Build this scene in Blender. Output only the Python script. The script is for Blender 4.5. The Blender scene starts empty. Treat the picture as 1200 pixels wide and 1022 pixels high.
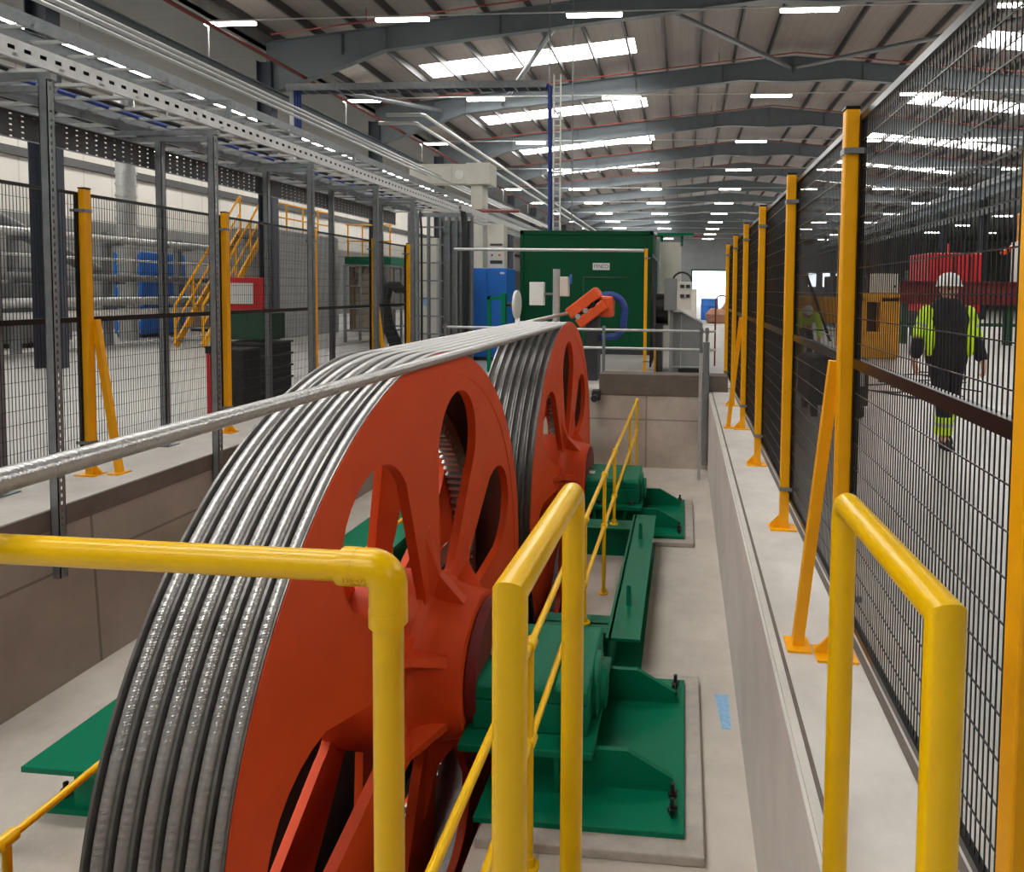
import bpy, bmesh, math, random
from math import sin, cos, pi, radians, hypot, atan2
from mathutils import Vector, Matrix
random.seed(7)
SC = bpy.context.scene
COL = SC.collection

# ------------------------------------------------------------------ camera, world, exposure
FPX, PPX, PPY = 754.07, 738.5, 374.81
PITCH, YAW, ROLL = -0.0459, 0.0841, -0.0124
cam_d = bpy.data.cameras.new('camera')
cam_d.sensor_fit = 'HORIZONTAL'
cam_d.sensor_width = 36.0
cam_d.lens = 36.0 * FPX / 1200.0
cam_d.shift_x = (600.0 - PPX) / 1200.0
cam_d.shift_y = -(511.0 - PPY) / 1200.0
cam_d.clip_start = 0.05
cam_d.clip_end = 400
cam = bpy.data.objects.new('camera', cam_d)
COL.objects.link(cam)
Rz = Matrix.Rotation(YAW, 3, 'Z')
Rx = Matrix.Rotation(PITCH, 3, 'X')
Ry = Matrix.Rotation(ROLL, 3, 'Y')
RC = Rz @ Rx @ Ry
right, fwd, up = RC.col[0], RC.col[1], RC.col[2]
M3 = Matrix((right, up, -fwd)).transposed()
cam.matrix_world = Matrix.Translation((0, 0, 1.5)) @ M3.to_4x4()
SC.camera = cam

world = bpy.data.worlds.new('world')
SC.world = world
world.use_nodes = True
wn = world.node_tree
wn.nodes.clear()
wo = wn.nodes.new('ShaderNodeOutputWorld')
wb = wn.nodes.new('ShaderNodeBackground')
wb.inputs[0].default_value = (0.86, 0.93, 1.0, 1)
wb.inputs[1].default_value = 3.0
wn.links.new(wb.outputs[0], wo.inputs[0])

SC.view_settings.view_transform = 'Standard'
SC.view_settings.look = 'None'
SC.view_settings.gamma = 1.0
SC.view_settings.use_curve_mapping = False
SC.view_settings.exposure = 1.05
SKYLIGHT = 9.0
TUBE = 16.0

# ------------------------------------------------------------------ materials
def lin(c):
    return tuple(((v / 255.0) / 12.92 if v <= 10 else ((v / 255.0 + 0.055) / 1.055) ** 2.4) for v in c)

def mat(name, rgb, rough=0.5, metal=0.0, var=0.12, scale=6.0, bump=0.0, bscale=40.0, spec=0.5, dirt=None, dirt_amt=0.0):
    m = bpy.data.materials.new(name)
    m.use_nodes = True
    nt = m.node_tree
    b = nt.nodes['Principled BSDF']
    c = lin(rgb)
    b.inputs['Roughness'].default_value = rough
    b.inputs['Metallic'].default_value = metal
    b.inputs['Specular IOR Level'].default_value = spec
    tc = nt.nodes.new('ShaderNodeTexCoord')
    n = nt.nodes.new('ShaderNodeTexNoise')
    n.inputs['Scale'].default_value = scale
    n.inputs['Detail'].default_value = 6
    n.inputs['Roughness'].default_value = 0.6
    nt.links.new(tc.outputs['Object'], n.inputs['Vector'])
    r = nt.nodes.new('ShaderNodeValToRGB')
    r.color_ramp.elements[0].position = 0.3
    r.color_ramp.elements[1].position = 0.7
    r.color_ramp.elements[0].color = tuple(v * (1 - var) for v in c) + (1,)
    r.color_ramp.elements[1].color = tuple(min(1, v * (1 + var)) for v in c) + (1,)
    nt.links.new(n.outputs['Fac'], r.inputs['Fac'])
    out = r.outputs['Color']
    if dirt:
        n2 = nt.nodes.new('ShaderNodeTexNoise')
        n2.inputs['Scale'].default_value = scale * 0.35
        n2.inputs['Detail'].default_value = 9
        n2.inputs['Roughness'].default_value = 0.7
        nt.links.new(tc.outputs['Object'], n2.inputs['Vector'])
        rr = nt.nodes.new('ShaderNodeValToRGB')
        rr.color_ramp.elements[0].position = 0.45
        rr.color_ramp.elements[1].position = 0.75
        rr.color_ramp.elements[1].color = (dirt_amt,) * 3 + (1,)
        nt.links.new(n2.outputs['Fac'], rr.inputs['Fac'])
        mx = nt.nodes.new('ShaderNodeMixRGB')
        mx.inputs[2].default_value = lin(dirt) + (1,)
        nt.links.new(rr.outputs['Color'], mx.inputs[0])
        nt.links.new(out, mx.inputs[1])
        out = mx.outputs[0]
    nt.links.new(out, b.inputs['Base Color'])
    if bump:
        nb = nt.nodes.new('ShaderNodeTexNoise')
        nb.inputs['Scale'].default_value = bscale
        nb.inputs['Detail'].default_value = 5
        nt.links.new(tc.outputs['Object'], nb.inputs['Vector'])
        bp = nt.nodes.new('ShaderNodeBump')
        bp.inputs['Strength'].default_value = bump
        bp.inputs['Distance'].default_value = 0.01
        nt.links.new(nb.outputs['Fac'], bp.inputs['Height'])
        nt.links.new(bp.outputs['Normal'], b.inputs['Normal'])
    return m

def joints(m, axes, pitch, offs, width, depth=0.55):
    """adds thin dark joint lines every pitch metres along the given object axes"""
    nt = m.node_tree
    b = nt.nodes['Principled BSDF']
    src = b.inputs['Base Color'].links[0].from_socket
    tc = nt.nodes.new('ShaderNodeTexCoord')
    sp = nt.nodes.new('ShaderNodeSeparateXYZ')
    nt.links.new(tc.outputs['Object'], sp.inputs[0])
    prev = None
    for ax, pt, of in zip(axes, pitch, offs):
        ad = nt.nodes.new('ShaderNodeMath'); ad.operation = 'ADD'; ad.inputs[1].default_value = of
        nt.links.new(sp.outputs['XYZ'.index(ax)], ad.inputs[0])
        mo = nt.nodes.new('ShaderNodeMath'); mo.operation = 'PINGPONG'; mo.inputs[1].default_value = pt / 2
        nt.links.new(ad.outputs[0], mo.inputs[0])
        lt = nt.nodes.new('ShaderNodeMath'); lt.operation = 'LESS_THAN'; lt.inputs[1].default_value = width
        nt.links.new(mo.outputs[0], lt.inputs[0])
        if prev is None:
            prev = lt.outputs[0]
        else:
            mxx = nt.nodes.new('ShaderNodeMath'); mxx.operation = 'MAXIMUM'
            nt.links.new(prev, mxx.inputs[0]); nt.links.new(lt.outputs[0], mxx.inputs[1])
            prev = mxx.outputs[0]
    sc = nt.nodes.new('ShaderNodeMath'); sc.operation = 'MULTIPLY'; sc.inputs[1].default_value = depth
    nt.links.new(prev, sc.inputs[0])
    mx = nt.nodes.new('ShaderNodeMixRGB')
    mx.inputs[2].default_value = (0.03, 0.028, 0.025, 1)
    nt.links.new(sc.outputs[0], mx.inputs[0])
    nt.links.new(src, mx.inputs[1])
    nt.links.new(mx.outputs[0], b.inputs['Base Color'])
    return m

def perforate(m, ax1, p1, w1, ax2, p2, w2, off2=0.0):
    """punches real (transparent) slots into a sheet material on a grid of object coordinates"""
    nt = m.node_tree
    b = nt.nodes['Principled BSDF']
    out = nt.nodes['Material Output']
    tc = nt.nodes.new('ShaderNodeTexCoord')
    sp = nt.nodes.new('ShaderNodeSeparateXYZ')
    nt.links.new(tc.outputs['Object'], sp.inputs[0])
    res = []
    for ax, p, w, of in ((ax1, p1, w1, 0), (ax2, p2, w2, off2)):
        ad = nt.nodes.new('ShaderNodeMath'); ad.operation = 'ADD'; ad.inputs[1].default_value = of
        nt.links.new(sp.outputs['XYZ'.index(ax)], ad.inputs[0])
        mo = nt.nodes.new('ShaderNodeMath'); mo.operation = 'PINGPONG'; mo.inputs[1].default_value = p / 2
        nt.links.new(ad.outputs[0], mo.inputs[0])
        lt = nt.nodes.new('ShaderNodeMath'); lt.operation = 'LESS_THAN'; lt.inputs[1].default_value = w / 2
        nt.links.new(mo.outputs[0], lt.inputs[0])
        res.append(lt.outputs[0])
    mu = nt.nodes.new('ShaderNodeMath'); mu.operation = 'MULTIPLY'
    nt.links.new(res[0], mu.inputs[0]); nt.links.new(res[1], mu.inputs[1])
    tr = nt.nodes.new('ShaderNodeBsdfTransparent')
    ms = nt.nodes.new('ShaderNodeMixShader')
    nt.links.new(mu.outputs[0], ms.inputs[0]); nt.links.new(b.outputs[0], ms.inputs[1]); nt.links.new(tr.outputs[0], ms.inputs[2])
    nt.links.new(ms.outputs[0], out.inputs['Surface'])
    return m

def emis(name, rgb, strength):
    m = bpy.data.materials.new(name)
    m.use_nodes = True
    nt = m.node_tree
    nt.nodes.clear()
    o = nt.nodes.new('ShaderNodeOutputMaterial')
    e = nt.nodes.new('ShaderNodeEmission')
    e.inputs[0].default_value = lin(rgb) + (1,)
    e.inputs[1].default_value = strength
    nt.links.new(e.outputs[0], o.inputs[0])
    return m

M = {}
M['rail'] = mat('yellow_gloss_paint', (234, 184, 0), 0.28, 0, 0.03, 9, 0, 40, 0.35)
M['post'] = mat('yellow_powder_coat', (240, 168, 2), 0.42, 0, 0.05, 8, 0, 40, 0.35)
M['red'] = mat('orange_red_paint', (220, 76, 30), 0.45, 0, 0.05, 3.5, 0.05, 18, 0.22, (196, 62, 24), 0.3)
M['green'] = mat('machine_green_paint', (0, 112, 80), 0.45, 0, 0.06, 5, 0.04, 30, 0.18)
M['contgreen'] = joints(mat('container_green_paint', (0, 72, 40), 0.6, 0, 0.08, 2, 0, 40, 0.2), 'X', [0.86], [0.3], 0.012, 0.45)
M['rope'] = mat('bright_steel_wire', (186, 184, 182), 0.3, 0.72, 0.08, 30)
M['groove'] = mat('dark_worn_steel', (132, 129, 126), 0.35, 0.7, 0.15, 20)
M['galv'] = mat('galvanised_steel', (134, 138, 141), 0.45, 0.55, 0.14, 14)
M['galvlight'] = mat('bright_galvanised', (190, 192, 190), 0.4, 0.5, 0.1, 14)
M['gear'] = mat('machined_steel', (190, 190, 188), 0.35, 0.6, 0.08, 12)
M['black'] = mat('black_powder_coat', (16, 15, 15), 0.28, 0, 0.15, 10)
M['wire'] = mat('dark_mesh_wire', (50, 50, 52), 0.3, 0.6, 0.1, 10)
M['floor'] = mat('power_floated_concrete', (176, 173, 168), 0.42, 0, 0.07, 0.9, 0.05, 25, 0.5, (140, 136, 130), 0.5)
M['kerb'] = mat('pale_kerb_concrete', (196, 191, 184), 0.75, 0, 0.1, 2.6, 0.2, 30, 0.3, (150, 143, 134), 0.55)
M['pitfloor'] = mat('pit_floor_concrete', (198, 190, 179), 0.8, 0, 0.12, 2.2, 0.2, 35, 0.3, (140, 132, 122), 0.5)
M['pitwall'] = joints(mat('cast_wall_concrete', (160, 151, 141), 0.8, 0, 0.1, 1.6, 0.2, 22, 0.3, (126, 116, 106), 0.55), 'YZ', [1.62, 3.0], [-4.13, 0.42], 0.01, 0.45)
M['backwall'] = joints(mat('back_wall_concrete', (196, 186, 174), 0.8, 0, 0.12, 2.2, 0.2, 22, 0.3, (140, 130, 120), 0.7), 'XZ', [1.9, 0.9], [0.55, 0.45], 0.012, 0.4)
M['rwall'] = mat('smooth_wall_concrete', (205, 200, 194), 0.7, 0, 0.08, 1.5, 0.1, 20, 0.3, (146, 140, 134), 0.5)
M['darkconc'] = mat('weathered_edge_concrete', (104, 94, 86), 0.85, 0, 0.14, 5, 0.2, 40)
M['grout'] = mat('grout_concrete', (172, 165, 156), 0.85, 0, 0.16, 7, 0.35, 50, 0.3, (205, 200, 192), 0.5)
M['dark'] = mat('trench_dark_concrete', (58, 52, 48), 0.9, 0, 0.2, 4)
M['sheet'] = joints(mat('roof_liner_sheet', (150, 141, 136), 0.55, 0, 0.06, 2), 'X', [0.25], [0.0], 0.008, 0.25)
M['frame'] = mat('blue_grey_steel_paint', (104, 112, 118), 0.5, 0, 0.07, 3)
M['purlin'] = mat('dark_purlin_steel', (74, 72, 72), 0.5, 0.3, 0.1, 5)
M['redpipe'] = mat('red_pipe_paint', (140, 62, 56), 0.4, 0, 0.08, 6)
M['white'] = mat('white_enamel', (222, 221, 216), 0.45, 0, 0.04, 4)
M['offwhite'] = mat('cream_enamel', (205, 201, 190), 0.5, 0, 0.05, 4)
M['cladding'] = joints(mat('white_wall_cladding', (196, 191, 182), 0.55, 0, 0.04, 1.5), 'Y', [1.0], [0.0], 0.02, 0.25)
M['greyclad'] = joints(mat('grey_wall_panel', (120, 119, 116), 0.6, 0, 0.06, 1.5), 'YZ', [1.2, 0.6], [0, 0], 0.015, 0.3)
M['darkwall'] = mat('dark_far_wall', (120, 122, 124), 0.7, 0, 0.1, 1)
M['block'] = joints(mat('grey_blockwork', (150, 150, 150), 0.8, 0, 0.08, 3), 'ZYX', [0.215, 0.44, 0.44], [0, 0, 0], 0.008, 0.3)
M['column'] = mat('dark_blue_column_paint', (58, 62, 74), 0.5, 0, 0.1, 3)
M['blue'] = mat('blue_cabinet_paint', (36, 108, 196), 0.45, 0, 0.05, 3)
M['bluecable'] = mat('blue_cable_sheath', (40, 66, 140), 0.5, 0, 0.15, 20)
M['blackrub'] = mat('black_rubber', (18, 18, 20), 0.6, 0, 0.2, 14)
M['grey'] = mat('grey_machine_paint', (128, 130, 130), 0.5, 0.2, 0.08, 4)
M['dkgrey'] = mat('dark_grey_machine', (52, 53, 55), 0.55, 0.1, 0.15, 6)
M['signred'] = mat('signal_red', (196, 28, 34), 0.45, 0, 0.05, 5)
M['boxgreen'] = mat('dark_green_plastic', (28, 74, 50), 0.5, 0, 0.1, 6)
M['timber'] = mat('rough_timber', (140, 118, 98), 0.8, 0, 0.18, 9)
M['ply'] = mat('plywood', (190, 176, 158), 0.7, 0, 0.1, 5)
M['brown'] = mat('brown_kraft', (160, 116, 92), 0.8, 0, 0.15, 5)
M['machyellow'] = mat('machine_yellow_paint', (226, 158, 30), 0.45, 0, 0.12, 5, 0, 30, 0.5, (90, 60, 20), 0.4)
M['darkred'] = mat('dark_red_steel', (110, 28, 26), 0.55, 0.1, 0.2, 4)
M['machorange'] = mat('orange_machine_paint', (224, 84, 30), 0.4, 0, 0.1, 8)
M['bluemark'] = mat('blue_spray_mark', (140, 180, 212), 0.85, 0, 0.2, 30)
M['skin'] = mat('skin', (196, 146, 122), 0.55, 0, 0.06, 12)
M['navy'] = mat('navy_workwear', (22, 24, 36), 0.85, 0, 0.2, 14, 0.2, 60)
M['blackcloth'] = mat('black_bodywarmer', (20, 19, 24), 0.8, 0, 0.25, 10, 0.3, 40)
M['hivis'] = mat('hi_vis_yellow', (206, 244, 18), 0.6, 0, 0.06, 14)
M['silver'] = mat('reflective_silver_tape', (180, 184, 186), 0.35, 0.3, 0.06, 20)
M['hair'] = mat('dark_hair', (48, 36, 30), 0.8, 0, 0.2, 30)
M['letter'] = mat('sign_lettering', (16, 48, 44), 0.5)
M['slot'] = perforate(mat('slotted_tray_steel', (196, 197, 196), 0.4, 0.4, 0.08, 14), 'Y', 0.1, 0.045, 'Z', 0.5, 0.026, -0.06)
M['perf'] = perforate(mat('perforated_dark_tray', (74, 74, 76), 0.5, 0.4, 0.1, 10), 'Y', 0.085, 0.022, 'Z', 0.04, 0.011, 0.0)
M['strut'] = perforate(mat('slotted_strut_steel', (134, 138, 141), 0.45, 0.55, 0.14, 14), 'Y', 1.0, 0.016, 'Z', 0.05, 0.025, 0.0)
M['tube'] = emis('lit_tube_diffuser', (255, 250, 238), TUBE)
M['sky'] = emis('daylit_rooflight_sheet', (255, 254, 250), SKYLIGHT)
M['glasslit'] = emis('daylit_window_pane', (232, 240, 255), 3.0)

def rope_bump(m):
    nt = m.node_tree
    b = nt.nodes['Principled BSDF']
    uv = nt.nodes.new('ShaderNodeUVMap')
    sp = nt.nodes.new('ShaderNodeSeparateXYZ')
    nt.links.new(uv.outputs[0], sp.inputs[0])
    def helix(ku, kv):
        a = nt.nodes.new('ShaderNodeMath'); a.operation = 'MULTIPLY'; a.inputs[1].default_value = ku
        c = nt.nodes.new('ShaderNodeMath'); c.operation = 'MULTIPLY_ADD'; c.inputs[1].default_value = kv
        nt.links.new(sp.outputs[0], a.inputs[0])
        nt.links.new(sp.outputs[1], c.inputs[0]); nt.links.new(a.outputs[0], c.inputs[2])
        s = nt.nodes.new('ShaderNodeMath'); s.operation = 'SINE'
        nt.links.new(c.outputs[0], s.inputs[0])
        return s.outputs[0]
    s1 = helix(2 * pi / 0.024, 2 * pi)       # strands
    s2 = helix(2 * pi / 0.009, -4 * 2 * pi)      # wires inside a strand
    ad = nt.nodes.new('ShaderNodeMath'); ad.operation = 'MULTIPLY_ADD'; ad.inputs[1].default_value = 0.45
    nt.links.new(s2, ad.inputs[0]); nt.links.new(s1, ad.inputs[2])
    bp = nt.nodes.new('ShaderNodeBump')
    bp.inputs['Strength'].default_value = 0.2
    bp.inputs['Distance'].default_value = 0.003
    nt.links.new(ad.outputs[0], bp.inputs['Height'])
    nt.links.new(bp.outputs['Normal'], b.inputs['Normal'])
rope_bump(M['rope'])

# ------------------------------------------------------------------ mesh builder
def wloc(o):
    v = Vector((0, 0, 0))
    while o:
        v += o.location
        o = o.parent
    return v

class MB:
    def __init__(s):
        s.v = []; s.f = []; s.uv = None
    def add(s, vs, fs):
        n = len(s.v)
        s.v += [tuple(p) for p in vs]
        s.f += [tuple(i + n for i in f) for f in fs]
        return s
    def box(s, x0, x1, y0, y1, z0, z1):
        vs = [(x0, y0, z0), (x1, y0, z0), (x1, y1, z0), (x0, y1, z0), (x0, y0, z1), (x1, y0, z1), (x1, y1, z1), (x0, y1, z1)]
        return s.add(vs, [(0, 3, 2, 1), (4, 5, 6, 7), (0, 1, 5, 4), (1, 2, 6, 5), (2, 3, 7, 6), (3, 0, 4, 7)])
    def bevbox(s, x0, x1, y0, y1, z0, z1, b=0.01):
        bm = bmesh.new()
        bmesh.ops.create_cube(bm, size=1)
        for v in bm.verts:
            v.co = Vector(((x0 + x1) / 2 + v.co.x * (x1 - x0), (y0 + y1) / 2 + v.co.y * (y1 - y0), (z0 + z1) / 2 + v.co.z * (z1 - z0)))
        bmesh.ops.bevel(bm, geom=bm.edges[:], offset=b, segments=2, affect='EDGES', profile=0.5)
        return s.addbm(bm)
    def addbm(s, bm):
        bm.verts.index_update()
        s.add([v.co for v in bm.verts], [[v.index for v in f.verts] for f in bm.faces])
        bm.free()
        return s
    def bar(s, p0, p1, w, h, upv=(0, 0, 1)):
        p0 = Vector(p0); p1 = Vector(p1)
        d = (p1 - p0).normalized()
        u = Vector(upv)
        if abs(d.dot(u)) > 0.98:
            u = Vector((1, 0, 0))
        a = d.cross(u).normalized()
        b = a.cross(d).normalized()
        vs = []
        for p in (p0, p1):
            for (i, j) in ((-1, -1), (1, -1), (1, 1), (-1, 1)):
                vs.append(p + a * (w / 2 * i) + b * (h / 2 * j))
        return s.add(vs, [(0, 3, 2, 1), (4, 5, 6, 7), (0, 1, 5, 4), (1, 2, 6, 5), (2, 3, 7, 6), (3, 0, 4, 7)])
    def tube(s, pts, r, n=12, cap=True, rad=None):
        pts = [Vector(p) for p in pts]
        rings = []
        prev = None
        for i, p in enumerate(pts):
            if i == 0:
                d = pts[1] - p
            elif i == len(pts) - 1:
                d = p - pts[-2]
            else:
                d = (pts[i + 1] - p).normalized() + (p - pts[i - 1]).normalized()
            d.normalize()
            if prev is None:
                a = d.cross(Vector((0, 0, 1)))
                if a.length < 0.1:
                    a = d.cross(Vector((1, 0, 0)))
                a.normalize()
            else:
                a = (prev - d * prev.dot(d)).normalized()
            prev = a
            b = d.cross(a)
            rr = rad[i] if rad else r
            ring = [(a * cos(2 * pi * j / n) + b * sin(2 * pi * j / n)) * rr for j in range(n)]
            if 0 < i < len(pts) - 1:
                d1 = (p - pts[i - 1]).normalized(); d2 = (pts[i + 1] - p).normalized()
                c = d1.dot(d2)
                if c < 0.9999:
                    k = min(1.6, 1 / max(0.4, math.sqrt(max(0.0, (1 + c) / 2))))
                    nv = (d2 - d1).normalized()
                    ring = [q + nv * (q.dot(nv) * (k - 1)) for q in ring]
            rings.append([p + q for q in ring])
        vs = [q for rg in rings for q in rg]
        fs = []
        for i in range(len(rings) - 1):
            for j in range(n):
                k2 = (j + 1) % n
                fs.append((i * n + j, i * n + k2, (i + 1) * n + k2, (i + 1) * n + j))
        if cap:
            fs.append(tuple(range(n - 1, -1, -1)))
            m0 = (len(rings) - 1) * n
            fs.append(tuple(range(m0, m0 + n)))
        return s.add(vs, fs)
    def lathe(s, prof, n=48, axis='z', c=(0, 0, 0), closed=False):
        """prof: (radius, height along axis)"""
        vs = []
        for (r, h) in prof:
            for j in range(n):
                a = 2 * pi * j / n
                if axis == 'z':
                    vs.append((c[0] + r * cos(a), c[1] + r * sin(a), c[2] + h))
                elif axis == 'x':
                    vs.append((c[0] + h, c[1] + r * cos(a), c[2] + r * sin(a)))
                else:
                    vs.append((c[0] + r * sin(a), c[1] + h, c[2] + r * cos(a)))
        fs = []
        m = len(prof)
        for i in range(m if closed else m - 1):
            i2 = (i + 1) % m
            for j in range(n):
                k = (j + 1) % n
                fs.append((i * n + j, i * n + k, i2 * n + k, i2 * n + j))
        if not closed:
            fs.append(tuple(range(n - 1, -1, -1)))
            fs.append(tuple(range((m - 1) * n, m * n)))
        return s.add(vs, fs)
    def cyl(s, p0, p1, r, n=16):
        return s.tube([p0, p1], r, n)
    def prism(s, poly, axis, a, b):
        """poly: 2D points; axis x:(y,z) y:(x,z) z:(x,y)"""
        def P(q, t):
            if axis == 'x': return (t, q[0], q[1])
            if axis == 'y': return (q[0], t, q[1])
            return (q[0], q[1], t)
        n = len(poly)
        vs = [P(q, a) for q in poly] + [P(q, b) for q in poly]
        fs = [tuple(range(n - 1, -1, -1)), tuple(range(n, 2 * n))]
        for i in range(n):
            j = (i + 1) % n
            fs.append((i, j, n + j, n + i))
        return s.add(vs, fs)
    def build(s, name, m, parent=None, smooth=False, kind=None, label=None, bevel=0.0, angle=35):
        me = bpy.data.meshes.new(name)
        L = wloc(parent) if parent else Vector((0, 0, 0))
        me.from_pydata([(p[0] - L.x, p[1] - L.y, p[2] - L.z) for p in s.v], [], s.f)
        bm = bmesh.new(); bm.from_mesh(me)
        bmesh.ops.recalc_face_normals(bm, faces=bm.faces[:])
        bm.to_mesh(me); bm.free()
        me.materials.append(m)
        o = bpy.data.objects.new(name, me)
        COL.objects.link(o)
        if parent: o.parent = parent
        if smooth:
            for p in me.polygons: p.use_smooth = True
            try: me.set_sharp_from_angle(angle=radians(angle))
            except Exception: pass
        if bevel:
            bv = o.modifiers.new('bevel', 'BEVEL'); bv.width = bevel; bv.segments = 2; bv.limit_method = 'ANGLE'
        if kind: o['kind'] = kind
        if label: o['label'] = label
        return o

def thing(name, label, cat, loc=(0, 0, 0), group=None):
    o = bpy.data.objects.new(name, None)
    COL.objects.link(o)
    o.empty_display_size = 0.1
    o.location = loc
    o['label'] = label
    o['category'] = cat
    if group: o['group'] = group
    return o

def tag(o, label, cat, group=None):
    o['label'] = label; o['category'] = cat
    if group: o['group'] = group
    return o

def recentre(o):
    """moves a single-mesh thing's origin to its own base"""
    me = o.data
    xs = [v.co.x for v in me.vertices]; ys = [v.co.y for v in me.vertices]; zs = [v.co.z for v in me.vertices]
    c = Vector(((min(xs) + max(xs)) / 2, (min(ys) + max(ys)) / 2, min(zs)))
    me.transform(Matrix.Translation(-c))
    o.location = o.location + c
    return o

def dup(root, loc, label, group=None, rz=None):
    r = root.copy(); COL.objects.link(r); r.location = loc; r['label'] = label
    if rz is not None: r.rotation_euler = (0, 0, rz)
    if group: r['group'] = group
    for ch in list(root.children):
        c = ch.copy(); COL.objects.link(c); c.parent = r
        for g in list(ch.children):
            d = g.copy(); COL.objects.link(d); d.parent = c
    return r

def struct(name, mb, m, **k):
    return mb.build(name, m, None, kind='structure', **k)

ORD = ['first', 'second', 'third', 'fourth', 'fifth', 'sixth', 'seventh', 'eighth', 'ninth', 'tenth', 'eleventh', 'twelfth', 'thirteenth', 'fourteenth', 'fifteenth']

def arc(c, r, a0, a1, n, plane):
    out = []
    for i in range(n + 1):
        a = a0 + (a1 - a0) * i / n
        u, v = r * cos(a), r * sin(a)
        if plane == 'xz': out.append((c[0] + u, c[1], c[2] + v))
        elif plane == 'yz': out.append((c[0], c[1] + u, c[2] + v))
        else: out.append((c[0] + u, c[1] + v, c[2]))
    return out

# ================================================================== SETTING
PX0, PX1, PY0, PY1, PF = -4.15, 0.39, 1.25, 9.62, -1.18
HX0, HX1, HY0, HY1 = -19.0, 36.0, -13.6, 78.0
TX0, TX1, TY0, TY1, TF = -2.45, -0.98, 1.45, 9.45, -3.0
fl = MB()
for (a, b, c, d) in ((HX0, PX0 - 0.75, HY0, HY1), (1.05, HX1, HY0, HY1), (PX0 - 0.75, 1.05, HY0, PY0 - 0.3), (PX0 - 0.75, 1.05, PY1 + 0.5, HY1)):
    fl.box(a, b, c, d, -0.3, 0)
struct('floor', fl, M['floor'])
kb = MB()
kb.box(PX1, 1.05, PY0 - 0.3, PY1 + 0.5, -0.3, 0).box(PX0 - 0.75, PX0 - 0.02, PY0 - 0.3, PY1 + 0.5, -0.3, 0).box(PX0, PX1, PY0 - 0.3, PY0, -0.3, 0).box(PX0, PX1, PY1 + 0.02, PY1 + 0.5, -0.3, 0)
struct('trim_1', kb, M['kerb'])
pf = MB()
pf.box(PX0, TX0, PY0, PY1, PF - 0.2, PF).box(TX1, PX1, PY0, PY1, PF - 0.2, PF).box(TX0, TX1, PY0, TY0, PF - 0.2, PF).box(TX0, TX1, TY1, PY1, PF - 0.2, PF)
struct('pit_floor', pf, M['pitfloor'])
tr = MB()
tr.box(TX0 - 0.1, TX0, TY0, TY1, TF, PF - 0.2).box(TX1, TX1 + 0.1, TY0, TY1, TF, PF - 0.2).box(TX0, TX1, TY0 - 0.1, TY0, TF, PF - 0.2).box(TX0, TX1, TY1, TY1 + 0.1, TF, PF - 0.2).box(TX0 - 0.1, TX1 + 0.1, TY0 - 0.1, TY1 + 0.1, TF - 0.1, TF)
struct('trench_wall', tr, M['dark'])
w = MB()
w.prism([(PX0, -0.01), (PX0 - 0.018, -0.01), (PX0 - 0.018, -0.3), (PX0 - 0.3, -0.3), (PX0 - 0.3, PF - 0.2), (PX0 + 0.06, PF - 0.2), (PX0 + 0.06, PF)], 'y', PY0 - 0.3, PY1)
struct('pit_wall_left', w, M['pitwall'])
struct('pit_wall_right', MB().box(PX1 - 0.012, PX1 + 0.3, PY0 - 0.3, PY1, PF - 0.2, -0.3).box(PX1 - 0.012, PX1, PY0, PY1, -0.3, -0.012), M['rwall'])
struct('pit_wall_back', MB().box(PX0, PX1, PY1, PY1 + 0.3, PF - 0.2, -0.31).box(PX0, PX1, PY1, PY1 + 0.018, -0.31, -0.01), M['backwall'])
struct('pit_wall_front', MB().box(PX0, PX1, PY0 - 0.3, PY0, PF - 0.2, -0.3), M['pitwall'])
struct('trim_2', MB().box(PX0 - 0.017, PX0 + 0.012, PY0, PY1, -0.13, 0.004), M['darkconc'])
struct('trim_3', MB().box(-1.27, 0.66, PY1 - 0.02, PY1 + 0.32, -0.08, 0.24), M['darkconc'], bevel=0.01)
# groove lines in the right kerb and wall top
struct('trim_4', MB().box(PX1 + 0.03, PX1 + 0.045, PY0, PY1, -0.01, 0.002).box(0.735, 0.76, PY0, PY1, -0.01, 0.003), M['darkconc'])

# roof
RX, RZ, SL = 3.5, 9.42, 0.105            # ridge, rafter top at the ridge, slope
EL, ER = -11.1, 17.75
def rtop(x): return RZ - SL * abs(x - RX)
FR = [16.4 + 6.0 * k for k in range(-5, 11)]
SKL = []                                  # rooflight rectangles: y0, y1
for y in FR[:-1]:
    SKL.append((y + 3.3, y + 4.5))
SX = [(-8.35, -1.65), (8.65, 15.35)]
sh = MB()
cuts = sorted(set([HY0, HY1] + [c for r in SKL for c in r]))
def insky(y):
    return any(a < y < b for a, b in SKL)
def quad(mb, x0, x1, y0, y1, off=0.22, t=0.04):
    z0, z1 = rtop(x0) + off, rtop(x1) + off
    mb.add([(x0, y0, z0), (x1, y0, z1), (x1, y1, z1), (x0, y1, z0), (x0, y0, z0 + t), (x1, y0, z1 + t), (x1, y1, z1 + t), (x0, y1, z0 + t)],
           [(0, 3, 2, 1), (4, 5, 6, 7), (0, 1, 5, 4), (1, 2, 6, 5), (2, 3, 7, 6), (3, 0, 4, 7)])
for (x0, x1) in ((EL, SX[0][0]), (SX[0][1], RX), (RX, SX[1][0]), (SX[1][1], ER)):
    quad(sh, x0, x1, HY0, HY1)
for a, b in zip(cuts[:-1], cuts[1:]):
    for (x0, x1) in SX:
        if not insky((a + b) / 2) or (x0 < 0 and 13 < (a + b) / 2 < 16): quad(sh, x0, x1, a, b)
struct('ceiling', sh, M['sheet'])
n = 0
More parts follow.
